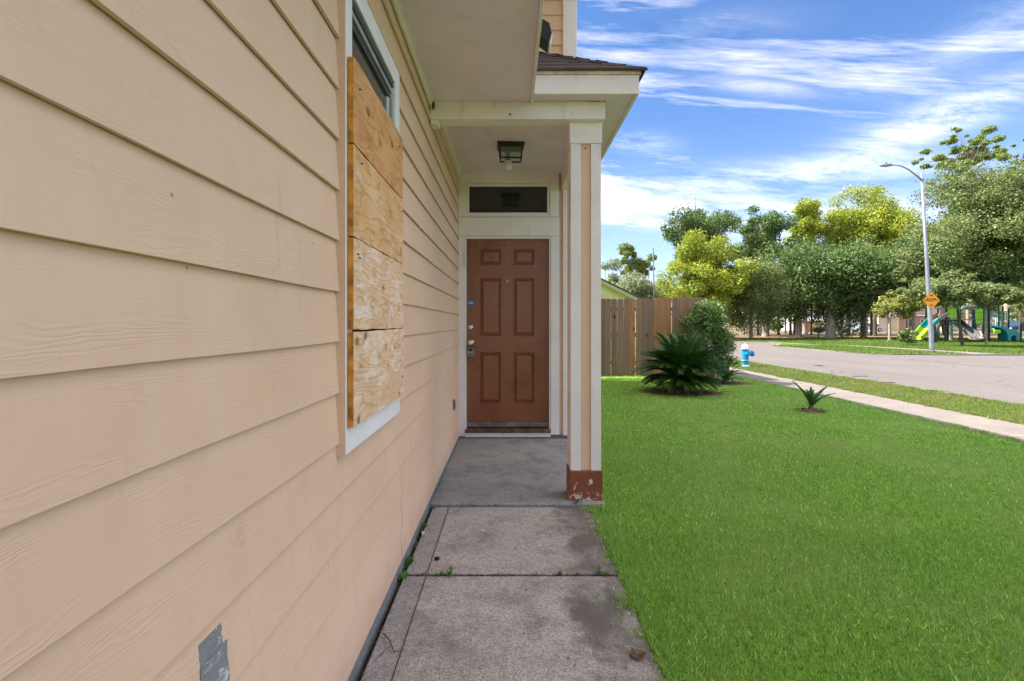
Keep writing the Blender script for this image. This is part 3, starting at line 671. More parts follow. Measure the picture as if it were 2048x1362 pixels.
# door leaf as one surface with six moulded panels
def door_leaf():
    X0, X1, ZB, ZT, Yf = xd(933), xd(1098), .165, zd(478), DW+.045
    pan = [(xd(a), xd(b_), zd(d), zd(c)) for (c, d) in ((497, 529), (555.6, 672), (705, 807)) for (a, b_) in ((960, 1002), (1027.5, 1069))]
    xs = sorted({X0, X1}|{p[0] for p in pan}|{p[1] for p in pan}); zs = sorted({ZB, ZT}|{p[2] for p in pan}|{p[3] for p in pan})
    mb = MB()
    for i in range(len(xs)-1):
        for j in range(len(zs)-1):
            cx, cz = (xs[i]+xs[i+1])/2, (zs[j]+zs[j+1])/2
            if any(p[0] < cx < p[1] and p[2] < cz < p[3] for p in pan): continue
            mb.add([(xs[i], Yf, zs[j]), (xs[i+1], Yf, zs[j]), (xs[i+1], Yf, zs[j+1]), (xs[i], Yf, zs[j+1])], [(0, 1, 2, 3)])
    for (a, b_, c, d) in pan:
        lv = [(0, 0), (.004, -.005), (.010, .012), (.017, .012), (.036, -.002)]
        rings = [[(a+o_, Yf+dy, c+o_), (b_-o_, Yf+dy, c+o_), (b_-o_, Yf+dy, d-o_), (a+o_, Yf+dy, d-o_)] for o_, dy in lv]
        fs = [(4*r+k, 4*r+(k+1) % 4, 4*(r+1)+(k+1) % 4, 4*(r+1)+k) for r in range(len(lv)-1) for k in range(4)]+[tuple(4*(len(lv)-1)+k for k in range(4))]
        mb.add([v for r in rings for v in r], fs)
    mb.add([(X0, Yf, ZB), (X1, Yf, ZB), (X1, Yf+.035, ZB), (X0, Yf+.035, ZB)], [(0, 1, 2, 3)])
    me = mb.mesh('leaf', 'door')
    return link('leaf', me, door)
dl = door_leaf()
import bmesh
bm = bmesh.new(); bm.from_mesh(dl.data); bmesh.ops.remove_doubles(bm, verts=bm.verts, dist=1e-5)
bmesh.ops.recalc_face_normals(bm, faces=bm.faces)
if sum(f.normal.y for f in bm.faces) > 0:
    bmesh.ops.reverse_faces(bm, faces=bm.faces)
bm.to_mesh(dl.data); bm.free()
box('door_sweep', 'sweep', door, xd(934), xd(1097), DW+.030, DW+.0785, .112, .163, .003)
box('threshold', 'threshold', house, xd(931), xd(1100.5), DW-.03, DW+.08, .058, .098, .004)
box('sill_board', 'trim', house, xd(930.5), xd(1101), DW-.012, DW+.02, .012, .0565, .002)
DY = DW+.045
MB().lathe([(.031, 0), (.031, -.006), (.026, -.012), (.022, -.016), (.019, -.024), (.006, -.025)], 24, (xd(940.5), DY, zd(655)), 'Y').build('deadbolt', 'steel', door, smooth=False)
MB().lathe([(.034, 0), (.034, -.006), (.028, -.012), (.013, -.018), (.013, -.03), (.026, -.038), (.031, -.052), (.029, -.064), (.018, -.070), (.004, -.071)], 24, (xd(940.8), DY, zd(685.5)), 'Y').build('door_knob', 'steel', door, smooth=False)
MB().lathe([(.009, 0), (.009, -.003), (.004, -.0035)], 12, (xd(1015), DY, zd(561)), 'Y').build('peephole', 'steel', door)
MB().lathe([(.005, 0), (.005, -.002), (.001, -.0025)], 10, (xd(1015), DY, zd(521)), 'Y').build('screw_hole', 'plastic', door)
st = MB().prism([(xd(941.5)+.034*math.cos(R(22.5+45*k)), zd(605.5)+.034*math.sin(R(22.5+45*k))) for k in range(8)], DY-.0012, DY-.0002).build('alarm_sticker', 'stick', door)
tm = text_mesh('ADT', .026, 'print'); t_ = link('sticker_lettering', tm, st); t_.location = (xd(941.5), DY-.0022, zd(605.5)); t_.rotation_euler = (R(90), 0, 0)
# lock box hanging on the knob
lb = thing('lockbox', 'grey metal key lock box hanging from the front door knob', 'lock box', (xd(941), DY-.035, zd(712)))
MB().prism([(-.036, 0), (.036, 0), (.036, .055), (.026, .066), (.026, .088), (-.026, .088), (-.026, .066), (-.036, .055)], -.018, .018).build('case', 'lockbox', lb, .003)
MB().prism([(-.021, .052), (.021, .052), (.017, .080), (-.017, .080)], -.0205, -.0182).build('window_recess', 'black', lb)
MB().box(-.028, .028, -.0205, -.0182, .012, .022).build('number_dial', 'black', lb)
MB().tube([(-.018, 0, .085), (-.018, 0, .115), (-.010, 0, .134), (.010, 0, .134), (.018, 0, .115), (.018, 0, .085)], .004, 8).build('shackle', 'black', lb)

# porch post
post = link('porch_post', MB().box(.432, .616, 3.476, 3.628, .10, 2.612).mesh('porch_post', 'siding'), house)
box('corner_board', 'trim', post, .420, .489, 3.460, 3.4755, .205, 2.468, .002); box('corner_board', 'trim', post, .560, .630, 3.460, 3.4755, .205, 2.468, .002)
box('corner_board', 'trim', post, .4165, .4315, 3.4765, 3.53, .205, 2.468, .002); box('corner_board', 'trim', post, .4165, .4315, 3.585, 3.63, .205, 2.468, .002)
box('corner_board', 'trim', post, .6165, .6315, 3.4765, 3.53, .205, 2.468, .002)
box('capital', 'trim', post, .412, .636, 3.452, 3.640, 2.4685, 2.6135, .003)
box('post_base', 'postbase', post, .410, .640, 3.450, 3.642, -.004, .204, .004)
MB().lathe([(.006, 0), (.006, -.004), (.002, -.006)], 8, (.524, 3.4755, 2.44), 'Y').build('screw', 'mud', post)

# outlet cover low on the wall, floodlight on the fascia, tape patch
MB().box(WX-.012, WX+.008, 4.78, 4.86, .39, .49).build('outlet_cover', 'brownplate', house, .003)
for i in range(2): MB().box(WX+.0085, WX+.011, 4.79+i*.038, 4.815+i*.038, .405, .475).build('outlet_slot', 'black', house)
fl_ = thing('floodlight', 'small black security floodlight fixed to the fascia edge above the porch roof', 'floodlight', (.158, 2.66, 2.74))
MB().prism([(.0, -.02), (.045, -.055), (.060, .0), (.048, .055), (.012, .075), (0, .06)], -.05, .05).build('housing', 'black', fl_, .003)
MB().prism([(.046, -.052), (.054, -.052), (.066, .002), (.060, .002)], -.045, .045).build('lens', 'plastic', fl_)
MB().tube([(0.004, 0, .0), (-.0, 0, .09)], .012, 8).build('bracket', 'black', fl_)
random.seed(21)
tp = thing('tape_patch', 'silver duct tape patch stuck low on the siding near the camera', 'tape')
def tape(z0, z1, y0, y1, dx, s):
    pts = []; r = random.Random(s); n = 14
    pts += [(y0+r.uniform(-.0012, .0012), z0+(z1-z0)*i/n) for i in range(n+1)]
    pts += [(y1+r.uniform(-.0022, .0022), z1-(z1-z0)*i/n) for i in range(n+1)]
    def fx(y, z):
        k = math.floor((z-Z0)/EXPO); f = (z-(Z0+k*EXPO))/EXPO; return WX-.0145*f+.0015+dx
    vs = [(fx(y, z), y, z) for y, z in pts]; vs2 = [(a-.0012, b_, c) for a, b_, c in vs]; m = len(pts)
    return MB().add(vs+vs2, [tuple(range(m)), tuple(range(2*m-1, m-1, -1))]+[(i, (i+1) % m, m+(i+1) % m, m+i) for i in range(m)])
tape(.592, .6515, .884, .952, 0, 1).build('tape_strip', 'tape', tp); tape(.535, .612, .882, .9625, .0014, 2).build('tape_strip', 'tape', tp)
tape(.6475, .6495, .878, .955, -.0012, 3).build('tape_residue', 'white', tp)

# ceiling lantern with a bare bulb
ln = thing('porch_lantern', 'black box lantern on the porch ceiling with a white bulb hanging out of it', 'lantern', (.006, 4.49, CEIL), R(3))
MB().add([(-.122, -.09, 0), (.122, -.09, 0), (.122, .09, 0), (-.122, .09, 0), (-.118, -.086, -.022), (.118, -.086, -.022), (.118, .086, -.022), (-.118, .086, -.022), (-.102, -.072, -.042), (.102, -.072, -.042), (.102, .072, -.042), (-.102, .072, -.042)],
         [(0, 1, 2, 3), (0, 4, 5, 1), (1, 5, 6, 2), (2, 6, 7, 3), (3, 7, 4, 0), (4, 8, 9, 5), (5, 9, 10, 6), (6, 10, 11, 7), (7, 11, 8, 4), (8, 11, 10, 9)]).build('cap', 'black', ln)
fr = MB()
for sx in (-1, 1):
    for sy in (-1, 1): fr.tube([(sx*.100, sy*.070, -.042), (sx*.092, sy*.063, -.135)], .0065, 4)
for sy in (-1, 1): fr.box(-.097, .097, sy*.063-.005, sy*.063+.005, -.141, -.130)
for sx in (-1, 1): fr.box(sx*.092-.005, sx*.092+.005, -.058, .058, -.141, -.130)
fr.build('frame', 'black', ln)
for sy in (-1, 1): MB().add([(-.094, sy*.069, -.043), (.094, sy*.069, -.043), (.087, sy*.063, -.129), (-.087, sy*.063, -.129)]+[(-.094, sy*.067, -.043), (.094, sy*.067, -.043), (.087, sy*.061, -.129), (-.087, sy*.061, -.129)], [(0, 1, 2, 3), (4, 7, 6, 5), (0, 4, 5, 1), (2, 6, 7, 3), (1, 5, 6, 2), (0, 3, 7, 4)]).build('glass_pane', 'lglass', ln)
MB().lathe([(.010, -.05), (.022, -.06), (.024, -.12), (.026, -.145)], 16, (-.025, 0, 0)).build('socket', 'brownplate', ln, smooth=True)
MB().lathe([(.024, -.145), (.031, -.152), (.031, -.170), (.028, -.173), (.032, -.177), (.033, -.205), (.028, -.222), (.014, -.234), (.003, -.237)], 20, (-.025, 0, 0)).build('bulb', 'plastic', ln, smooth=False)
# mud nests left by wasps
def blob(mb, c, r, seed, sq=(1, 1, 1)):
    q = random.Random(seed); n, m = 8, 5; prof = []
    vs = []
    for i in range(m+1):
        ph = math.pi*i/m
        for k in range(n):
            rr = r*(1+q.uniform(-.25, .25)); a = 2*math.pi*k/n
            vs.append((c[0]+rr*math.sin(ph)*math.cos(a)*sq[0], c[1]+rr*math.sin(ph)*math.sin(a)*sq[1], c[2]+rr*math.cos(ph)*sq[2]))
    return mb.add(vs, [(i*n+k, i*n+(k+1) % n, (i+1)*n+(k+1) % n, (i+1)*n+k) for i in range(m) for k in range(n)])
tag(blob(MB(), (-.518, 3.385, 2.705), .016, 1, (.7, .8, 1.8)).build('mud_nest', 'mud'), 'small brown mud nest in the corner where the porch beam meets the siding', 'nest')
tag(blob(MB(), (0.0, 3.396, 2.645), .008, 2, (1, .5, .8)).build('dirt_clump', 'mud'), 'tiny dark clump of dirt stuck on the front of the porch beam', 'dirt')

# ------------------------------------------------------------------ fence of pickets
fence = thing('picket_fence', 'brown wooden privacy fence of dog eared pickets at the end of the lawn', 'fence')
FY = 11.6
random.seed(31)
def picket_mesh(wd, h):
    e = .028; hw = wd/2
    return MB().prism([(-hw, 0), (hw, 0), (hw, h-e), (hw-.008, h-e*.45), (hw-e, h), (-hw+e, h), (-hw+.008, h-e*.45), (-hw, h-e)], -.008, .008).mesh('picket', 'picket')
pms = [picket_mesh(.138, 1.79), picket_mesh(.136, 1.80), picket_mesh(.132, 1.785)]
x = .80; i = 0
while x < 4.50:
    o = link('picket', pms[i % 3], fence); gap = random.choice([.001, .0015, .002, .003, .005, .010])
    o.location = (x+.07, FY+random.uniform(-.004, .004), .012+random.uniform(-.008, .012) + (.022 if x > 3.33 else 0)); o.rotation_euler = (0, R(random.uniform(-.35, .35)), 0)
    x += .1375+gap; i += 1
    if 3.27 < x < 3.33 and gap < .05: x += .03
for z in (.28, .92, 1.52): box('rail', 'picket', fence, .75, 4.52, FY+.010, FY+.048, z, z+.085)
for x_ in (.8, 3.31, 4.47): MB().box(x_-.045, x_+.045, FY+.049, FY+.14, -.1, 1.78).build('fence_post', 'picket', fence)
side = thing('picket_fence', 'side run of the wooden fence going back from its far corner beside the shrub', 'fence')
y = FY+.1
while y < 19:
    o = link('picket', pms[i % 3], side); o.location = (4.53, y+.07, .03); o.rotation_euler = (0, 0, R(90)); y += .142; i += 1
for z in (.28, .92, 1.52): box('rail', 'picket', side, 4.48, 4.518, FY+.15, 19, z, z+.085)

# ------------------------------------------------------------------ leaf and tree builders
def np_mesh(name, verts, nper, mat):
    """verts (k*nper,3): k separate faces of nper corners"""
    me = bpy.data.meshes.new(name); nv = len(verts); k = nv//nper
    me.vertices.add(nv); me.vertices.foreach_set('co', verts.astype(np.float32).ravel())
    me.loops.add(nv); me.loops.foreach_set('vertex_index', np.arange(nv, dtype=np.int32))
    me.polygons.add(k); me.polygons.foreach_set('loop_start', np.arange(0, nv, nper, dtype=np.int32)); me.polygons.foreach_set('loop_total', np.full(k, nper, dtype=np.int32))
    me.update(calc_edges=True); me.materials.append(M[mat]); return me
def unit(v): return v/np.maximum(np.linalg.norm(v, axis=1, keepdims=True), 1e-9)
def leaf_quads(cen, nrm, size, r, aspect=.5):
    """diamond leaves at cen, facing nrm"""
    k = len(cen); t = unit(np.cross(nrm, r.normal(size=(k, 3)))); b = np.cross(nrm, t)
    s = (size*r.uniform(.5, 1.4, k))[:, None]
    q = np.stack([cen-t*s, cen-b*s*aspect+nrm*s*.12, cen+t*s, cen+b*s*aspect+nrm*s*.12], 1)
    return q.reshape(-1, 3)
def clump_leaves(centers, radii, n, size, r, flat=.75, up=.55, aspect=.55, fill=.35):
    k = len(centers); w_ = radii**2; idx = r.choice(k, n, p=w_/w_.sum())
    d = unit(r.normal(size=(n, 3))); rr = radii[idx]*np.where(r.random(n) < fill, r.random(n)**.5, np.abs(r.normal(1, .21, n)))
    c = centers[idx]+d*rr[:, None]*np.array([1, 1, flat])
    nr = unit(d*.7+np.array([0, 0, up])+r.normal(size=(n, 3))*.75)
    return leaf_quads(c, nr, size, r, aspect)
def tree(name, label, X, Y, H, rx, rz, base, tr, mat, leafn=9000, ls=.13, clumps=60, cr=.26, lean=(0, 0), bark='bark', seed=1, group=None, ry=None, squash=.75, shape='round', zg=-.085, cx=0, fill=.25, cat='tree', bare=0):
    r = np.random.default_rng(seed); ry = ry or rx
    if leafn > 4000: leafn = int(leafn*1.9); ls *= .72
    root = thing(name, label, cat, (X, Y, zg), 0, group)
    H -= zg*0; cz = (base+H)/2; rz = (H-base)/2
    # clump centres in an uneven ellipsoid
    d = unit(r.normal(size=(clumps, 3))); rad = r.random(clumps)**.38*(1-cr*.8)
    lob = 1+.20*np.sin(3*np.arctan2(d[:, 1], d[:, 0])+seed)+.22*np.sin(4*d[:, 2]*2+seed*2)+r.normal(0, .10, clumps)
    cs = d*rad[:, None]*lob[:, None]*np.array([rx, ry, rz])
    if shape == 'cone': cs[:, :2] *= (1.15-.75*((cs[:, 2:3]/rz)+1)/2)
    if shape == 'flat': cs[:, 2] = np.abs(cs[:, 2])*.6+rz*.2; cs[:, 2] += r.uniform(-.25, .25, clumps)*rz
    cs += np.array([lean[0]+cx, lean[1], cz]); cr_ = cr*min(rx, rz*1.3)*r.uniform(.45, 1.35, clumps)
    me = np_mesh('crown', clump_leaves(cs, cr_, leafn, ls, r, flat=squash, fill=fill), 4, mat)
    link('crown', me, root)
    mb = MB(); fork = Vector((lean[0]*.6, lean[1]*.6, max(base*1.05, .25*H)))
    top = Vector((lean[0]+cx*.5, lean[1], cz+rz*.45))
    mb.tube([(0, 0, -.15), (0, 0, .06), (lean[0]*.05, 0, .35), tuple(fork*.55), tuple(fork)], [tr*1.4, tr*1.2, tr*1.02, tr*.95, tr*.85], 10)
    mb.tube([tuple(fork*.97), tuple((fork+top)/2+Vector((r.normal()*.1*rx, 0, 0))), tuple(top)], [tr*.8, tr*.45, tr*.12], 7)
    for i in range(min(clumps, 70)):
        e = Vector(cs[i]); t = r.uniform(0, .75); s = fork.lerp(top, t); m_ = s.lerp(e, .5)+Vector((0, 0, .08*(e-s).length))
        mb.tube([tuple(s), tuple(m_), tuple(e)], [tr*(.5-.4*t), tr*(.28-.2*t), tr*.06], 5, cap=False)
    for i in range(bare):
        a = r.uniform(0, 6.28); e = top+Vector((math.cos(a)*rx*.4, 0, rz*r.uniform(.6, .95)))
        mb.tube([tuple(top*.9+fork*.1), tuple(top.lerp(e, .5)+Vector((r.normal()*.2, 0, 0))), tuple(e)], [tr*.25, tr*.14, tr*.04], 5)
    mb.build('trunk', bark, root, smooth=True)
    return root
def T(name, label, cpx, toppx, hw, basepx, d, mat, trw=None, **k):
    """tree from what the photograph shows: crown centre column, top row, half width, trunk column kept at the centre"""
    tx = k.pop('trunk', cpx)
    X = px(tx, d); H = pz(toppx, d)+.085; base = pz(basepx, d)+.085
    return tree(name, label, X, d, H, hw/1000*d, 0, base, (trw or 8)/2000*d, mat, cx=px(cpx, d)-X, **k)

# oaks of the park, nearest row
T('oak_tree', 'broad dark oak with the thick trunk right of the barbecue grill', 1678, 474, 122, 652, 45, 'leaf_oak', 17, trunk=1661, leafn=30000, ls=.15, clumps=120, cr=.24, seed=11, bare=0)
T('oak_tree', 'dark oak with a pale straight trunk left of the barbecue grill', 1588, 490, 74, 648, 47, 'leaf_oak', 11, trunk=1597, leafn=17000, ls=.15, clumps=80, cr=.26, seed=12)
T('oak_tree', 'dark oak with a flared trunk in front of the silver and blue cars', 1768, 475, 86, 648, 47, 'leaf_oak', 11, trunk=1727, leafn=20000, ls=.15, clumps=90, cr=.26, seed=13)
T('oak_tree', 'loose grey green oak on the left with a slim trunk by the street bend', 1496, 515, 78, 654, 44, 'leaf_green', 7, trunk=1502, leafn=17000, ls=.13, clumps=80, cr=.25, seed=14)
T('oak_tree', 'oak with a wide bluish trunk behind the white marker post', 1536, 528, 52, 646, 52, 'leaf_green', 12, trunk=1531, leafn=11000, ls=.15, clumps=60, cr=.28, seed=15)
T('young_tree', 'small yellowing tree with a thin trunk left of the street lamp', 1790, 583, 48, 634, 38.5, 'leaf_turning', 5, trunk=1779, leafn=5500, ls=.12, clumps=40, cr=.3, seed=16, lean=(0, 0))
T('oak_tree', 'large oak filling the right edge of the photo', 2006, 306, 150, 596, 36, 'leaf_green', 18, trunk=2090, leafn=62000, ls=.125, clumps=230, cr=.17, seed=17)
T('oak_tree', 'olive green tree behind the street lamp and the slide', 1890, 455, 84, 625, 39, 'leaf_green', 10, trunk=1900, leafn=22000, ls=.13, clumps=90, cr=.24, seed=18)
T('oak_tree', 'green tree behind the right end of the playground', 2052, 500, 60, 610, 42, 'leaf_oak', 11, trunk=2012, leafn=14000, ls=.14, clumps=70, cr=.26, seed=19)
T('young_tree', 'young tree with a dark leaning trunk just right of the street lamp', 1905, 545, 72, 612, 29, 'leaf_green', 5.2, trunk=1925, leafn=12000, ls=.10, clumps=70, cr=.24, seed=20, lean=(-.55, 0), bark='bark_dark')
T('young_tree', 'young tree with a thin pale trunk in front of the lime panels', 1985, 560, 52, 616, 29, 'leaf_green', 3.6, trunk=1973, leafn=8500, ls=.10, clumps=55, cr=.26, seed=21, lean=(-.05, 0))
tree('shrub', 'small leafy bush in the grass in front of the long slide', px(1815, 30.5), 30.5, 1.05, .62, 0, .12, .02, 'leaf_green', leafn=750, ls=.10, clumps=22, cr=.3, seed=22, cat='shrub')
# taller trees behind
T('tall_tree', 'tall yellow green tree rising highest over the oaks', 1730, 364, 92, 580, 66, 'leaf_yellow', 10, leafn=30000, ls=.19, clumps=120, cr=.22, seed=31)
T('tall_tree', 'narrow ragged yellow green tree left of the tallest crown', 1610, 370, 50, 580, 66, 'leaf_yellow', 9, leafn=11000, ls=.19, clumps=55, cr=.24, seed=32)
T('tall_tree', 'dark green tree with an open crown and crooked pale limbs', 1524, 402, 62, 560, 62, 'leaf_oak', 10, leafn=12500, ls=.19, clumps=70, cr=.22, seed=33)
T('tall_tree', 'dark tree with a bare twig sticking out of its top', 1394, 396, 72, 560, 60, 'leaf_oak', 9, leafn=13500, ls=.19, clumps=70, cr=.23, seed=34, bare=2)
T('tall_tree', 'bright yellow tree above the right end of the fence', 1410, 478, 80, 622, 42, 'leaf_yellow', 12, leafn=21000, ls=.13, clumps=90, cr=.23, seed=35, bark='bark_dark')
T('tall_tree', 'thin light green tree above the middle of the fence', 1276, 468, 42, 600, 60, 'leaf_pine', 5, leafn=6200, ls=.19, clumps=34, cr=.19, seed=36)
T('tall_tree', 'dusty grey green tree behind the neighbour roof', 1262, 540, 70, 640, 48, 'leaf_grey', 8, leafn=12000, ls=.14, clumps=60, cr=.27, seed=37)
T('tall_tree', 'dusty tree standing close beside the white post of the porch', 1212, 522, 40, 640, 64, 'leaf_grey', 8, leafn=6000, ls=.18, clumps=36, cr=.28, seed=38)
T('tall_tree', 'low yellow tree between the far lamp post and the fence top', 1338, 556, 60, 640, 50, 'leaf_yellow', 8, leafn=9000, ls=.14, clumps=50, cr=.27, seed=39)
T('tall_tree', 'green tree filling the gap behind the street lamp', 1828, 432, 46, 560, 62, 'leaf_green', 8, leafn=11000, ls=.19, clumps=50, cr=.26, seed=40)
T('pine_tree', 'tall pine with a flat open crown against the sky', 1935, 250, 74, 372, 72, 'leaf_pine', 5, leafn=9500, ls=.2, clumps=64, cr=.115, seed=44, squash=.6, fill=.75)
T('pine_tree', 'pine crown at the right edge of the photo', 2062, 268, 40, 385, 72, 'leaf_pine', 5, leafn=6000, ls=.2, clumps=36, cr=.14, seed=42, squash=.6, fill=.75)
# slim dark trunks under the oaks
SL = ['leftmost of the slim dark trunks, left of the bluish oak trunk', 'second slim dark trunk from the left, close by the bluish oak trunk', 'slim dark trunk just right of the bright green bush', 'hair thin far trunk left of the pale straight oak trunk',
      'slim dark trunk standing left of the pale straight oak trunk', 'slim dark trunk nearly touching the pale straight oak trunk', 'thin trunk in front of the orange fence boards', 'greyish slim trunk behind the thick oak right of the grill',
      'dark slim trunk in front of the grey house left of the blue car', 'left one of two dark trunks beside the silver car', 'right one of two dark trunks beside the silver car', 'dark trunk hidden behind the young yellowing tree',
      'dark trunk before the tan brick house, left of its pair', 'thin dark trunk before the tan brick house, right of its pair', 'dark slim trunk beside the blue pickup', 'dark slim trunk behind the slow sign lamp pole']
random.seed(41)
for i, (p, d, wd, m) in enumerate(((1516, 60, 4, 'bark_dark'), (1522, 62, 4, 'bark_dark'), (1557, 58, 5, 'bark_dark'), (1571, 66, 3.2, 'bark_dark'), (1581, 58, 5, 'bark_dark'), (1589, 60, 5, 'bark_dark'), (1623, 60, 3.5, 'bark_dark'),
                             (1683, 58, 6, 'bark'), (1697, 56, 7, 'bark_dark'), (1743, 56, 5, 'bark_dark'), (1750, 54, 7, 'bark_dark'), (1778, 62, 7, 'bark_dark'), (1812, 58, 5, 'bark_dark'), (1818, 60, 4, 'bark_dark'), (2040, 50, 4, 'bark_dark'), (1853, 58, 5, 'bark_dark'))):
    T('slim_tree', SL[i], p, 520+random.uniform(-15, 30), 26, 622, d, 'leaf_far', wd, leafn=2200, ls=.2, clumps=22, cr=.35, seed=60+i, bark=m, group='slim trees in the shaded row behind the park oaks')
# the wood that closes the horizon
def wood():
    r = np.random.default_rng(5); cs = []; rr = []
    for a in np.linspace(-40, 75, 190):
        d = 135+r.uniform(-10, 10)
        for j in range(5):
            cs.append((d*math.sin(R(a))+r.normal()*2, d*math.cos(R(a))+r.normal()*2, r.uniform(-.5, 1)*2.6+3.0)); rr.append(r.uniform(1.6, 2.9))
    return np_mesh('far_wood', clump_leaves(np.array(cs), np.array(rr), 42000, .46, r, flat=.9), 4, 'leaf_far')
tag(link('far_wood', wood()), kind='stuff')

# ------------------------------------------------------------------ shrub by the fence corner
def shrub():
    r = np.random.default_rng(77); X, Y = 4.40, 11.0
    root = thing('shrub', 'bushy glossy leaved shrub growing at the right end of the fence', 'shrub', (X, Y, -.06))
    cs, rr = [], []
    for i in range(84):
        a = r.uniform(0, 6.28); h = r.uniform(.35, 1.68); w_ = .56*math.sin(min(1, h/1.0)*1.5)*(1.15-.30*(h/1.6))
        cs.append((math.cos(a)*w_*r.uniform(.2, 1)-.10, math.sin(a)*w_*r.uniform(.2, .9), h)); rr.append(r.uniform(.10, .20))
    for h, x_ in ((.55, .46), (.42, .54), (.75, .46), (1.0, .44), (1.6, -.1), (1.66, .1)): cs.append((x_, 0, h)); rr.append(.10)
    cs = np.array(cs); rr = np.array(rr)
    link('foliage', np_mesh('foliage', clump_leaves(cs, rr, 17000, .030, r, flat=.9, aspect=.45, fill=.5), 4, 'leaf_shrub'), root)
    mb = MB()
    for i in range(40):
        e = Vector(cs[i]); s = Vector((r.normal()*.07, r.normal()*.07, 0)); mb.tube([s, s.lerp(e, .5)+Vector((r.normal()*.04, 0, -.03)), e], [.012, .008, .003], 5, cap=False)
    mb.build('stems', 'bark', root)
shrub()

# ------------------------------------------------------------------ cycads: every frond a part
def frond_mesh(L, arch, n, leaf_l, seed, mat='frond', wl=.0085):
    r = random.Random(seed); vs = []; fs = []
    def P(t):  # rachis: rises then arches over, in the local xz plane
        a = 1.15-arch*t; return Vector((0, 0, 0)) if t == 0 else None
    pts = [Vector((0, 0, 0))]; ang = R(arch[0])
    for i in range(n):
        t = i/n; ang = R(arch[0]+(arch[1]-arch[0])*t**1.2); pts.append(pts[-1]+Vector((math.cos(ang), 0, math.sin(ang)))*L/n)
    mb = MB(); mb.tube(pts[::3]+[pts[-1]], [.006*(1-.75*i/(len(pts[::3]))) for i in range(len(pts[::3])+1)], 4, cap=False)
    for i in range(int(n*.12), n+1):
        t = i/n; p = pts[i]; d = (pts[min(i+1, n)]-pts[max(i-1, 0)]).normalized(); up = Vector((-d.z, 0, d.x))
        ll = leaf_l*(math.sin(min(1, (t*1.05)**.6)*math.pi*.93)*.75+.25)
        for s in (-1, 1):
            dirv = (d*.62+Vector((0, s, 0))*.85+up*.34).normalized(); wv = d*wl+up*.001
            tip = p+dirv*ll+Vector((0, 0, -.10*ll))+Vector((r.gauss(0, .003), 0, r.gauss(0, .004))); mid = p+dirv*ll*.55
            mb.add([p-wv, p+wv, mid+wv*1.1, mid-wv*1.1, tip], [(0, 1, 2, 3), (3, 2, 4)])
    me = bpy.data.meshes.new('frond'); me.from_pydata(mb.v, [], mb.f); me.materials.append(M[mat]); return me
def cycad(label, X, Y, z, L, nf, seed, up=True, trunk=.1, n=34, lo=-10, mat='frond'):
    r = random.Random(seed); root = thing('cycad', label, 'cycad', (X, Y, z))
    metas = [frond_mesh(L, (72, 2), n, L*.17, seed+1, mat), frond_mesh(L*.95, (52, -28), n, L*.17, seed+2, mat), frond_mesh(L*.70, (22, -35), n, L*.16, seed+3, mat), frond_mesh(L*1.0, (88, 44), n, L*.16, seed+4, mat)]
    mb = MB().lathe([(trunk*.8, -.03), (trunk*1.15, .04), (trunk*1.1, trunk*1.3), (trunk*.5, trunk*1.7)], 12); mb.build('trunk', 'bark_dark', root)
    for i in range(nf):
        t = i/nf; a = i*2.39996+r.uniform(-.2, .2); k = 3 if t > .86 else (0 if t > .50 else (1 if t > .25 else 2))
        o = link('frond', metas[k], root); o.location = (math.cos(a)*trunk*.6, math.sin(a)*trunk*.6, trunk*(1.1+.5*t)); o.rotation_euler = (r.uniform(-.15, .15), R(r.uniform(-9, 9)), a)
        s = r.uniform(.85, 1.1); o.scale = (s, s, s)
    return root
cycad('large dark green cycad with many arching fronds in front of the fence', 3.18, 9.25, -.04, .84, 210, 5, trunk=.18, n=40)
cycad('small cycad half hidden behind the large one beside the shrub', 4.55, 10.6, -.05, .50, 16, 9, trunk=.05, n=26)
big = [o for o in bpy.data.objects if o.get('category') == 'cycad'][0]
dm = frond_mesh(.46, (-8, -38), 26, .11, 77, 'deadleaf', .006)
for i in range(18):
    o = link('dead_frond', dm, big); a = i*2.4; o.location = (.10*math.cos(a), .10*math.sin(a), .17+.05*(i % 3)); o.rotation_euler = (0, R((i*37) % 22-6), a)
# small young cycad on the lawn: four upright fronds
yc = thing('cycad', 'tiny young cycad with a few upright fronds alone on the lawn', 'cycad', (px(1622, 7.3), 7.3, -.055))
MB().lathe([(.03, -.03), (.045, .02), (.03, .07), (.012, .09)], 10).build('trunk', 'bark_dark', yc)
ym = frond_mesh(.44, (72, 38), 26, .075, 3, 'frond'); ym2 = frond_mesh(.38, (74, 30), 24, .07, 4, 'frond'); ym3 = frond_mesh(.30, (88, 60), 22, .055, 6, 'frond')
for m_, a, tl, s in ((ym, 178, 2, 1.05), (ym, 8, 8, .92), (ym2, -22, 18, 1.0), (ym3, 60, 6, 1), (ym3, -70, -4, .9), (ym3, 200, 5, .8), (ym3, 120, 0, .9)):
    o = link('frond', m_, yc); o.location = (0, 0, .05); o.rotation_euler = (0, R(tl), R(a)); o.scale = (s, s, s)
def bed(name, label, X, Y, rx, ry, z, seed):
    r = random.Random(seed); n = 26; pts = [(X+rx*math.cos(6.283*i/n)*r.uniform(.85, 1.12), Y+ry*math.sin(6.283*i/n)*r.uniform(.85, 1.12)) for i in range(n)]
    vs = [(X, Y, z+.03)]+[((p[0]+X)/2, (p[1]+Y)/2, z+.024+r.uniform(-.004, .006)) for p in pts]+[(*p, z-.012) for p in pts]
    fs = [(0, 1+i, 1+(i+1) % n) for i in range(n)]+[(1+i, 1+n+i, 1+n+(i+1) % n, 1+(i+1) % n) for i in range(n)]
    o = MB().add(vs, fs).build(name, 'mulch'); o['kind'] = 'structure'; return o
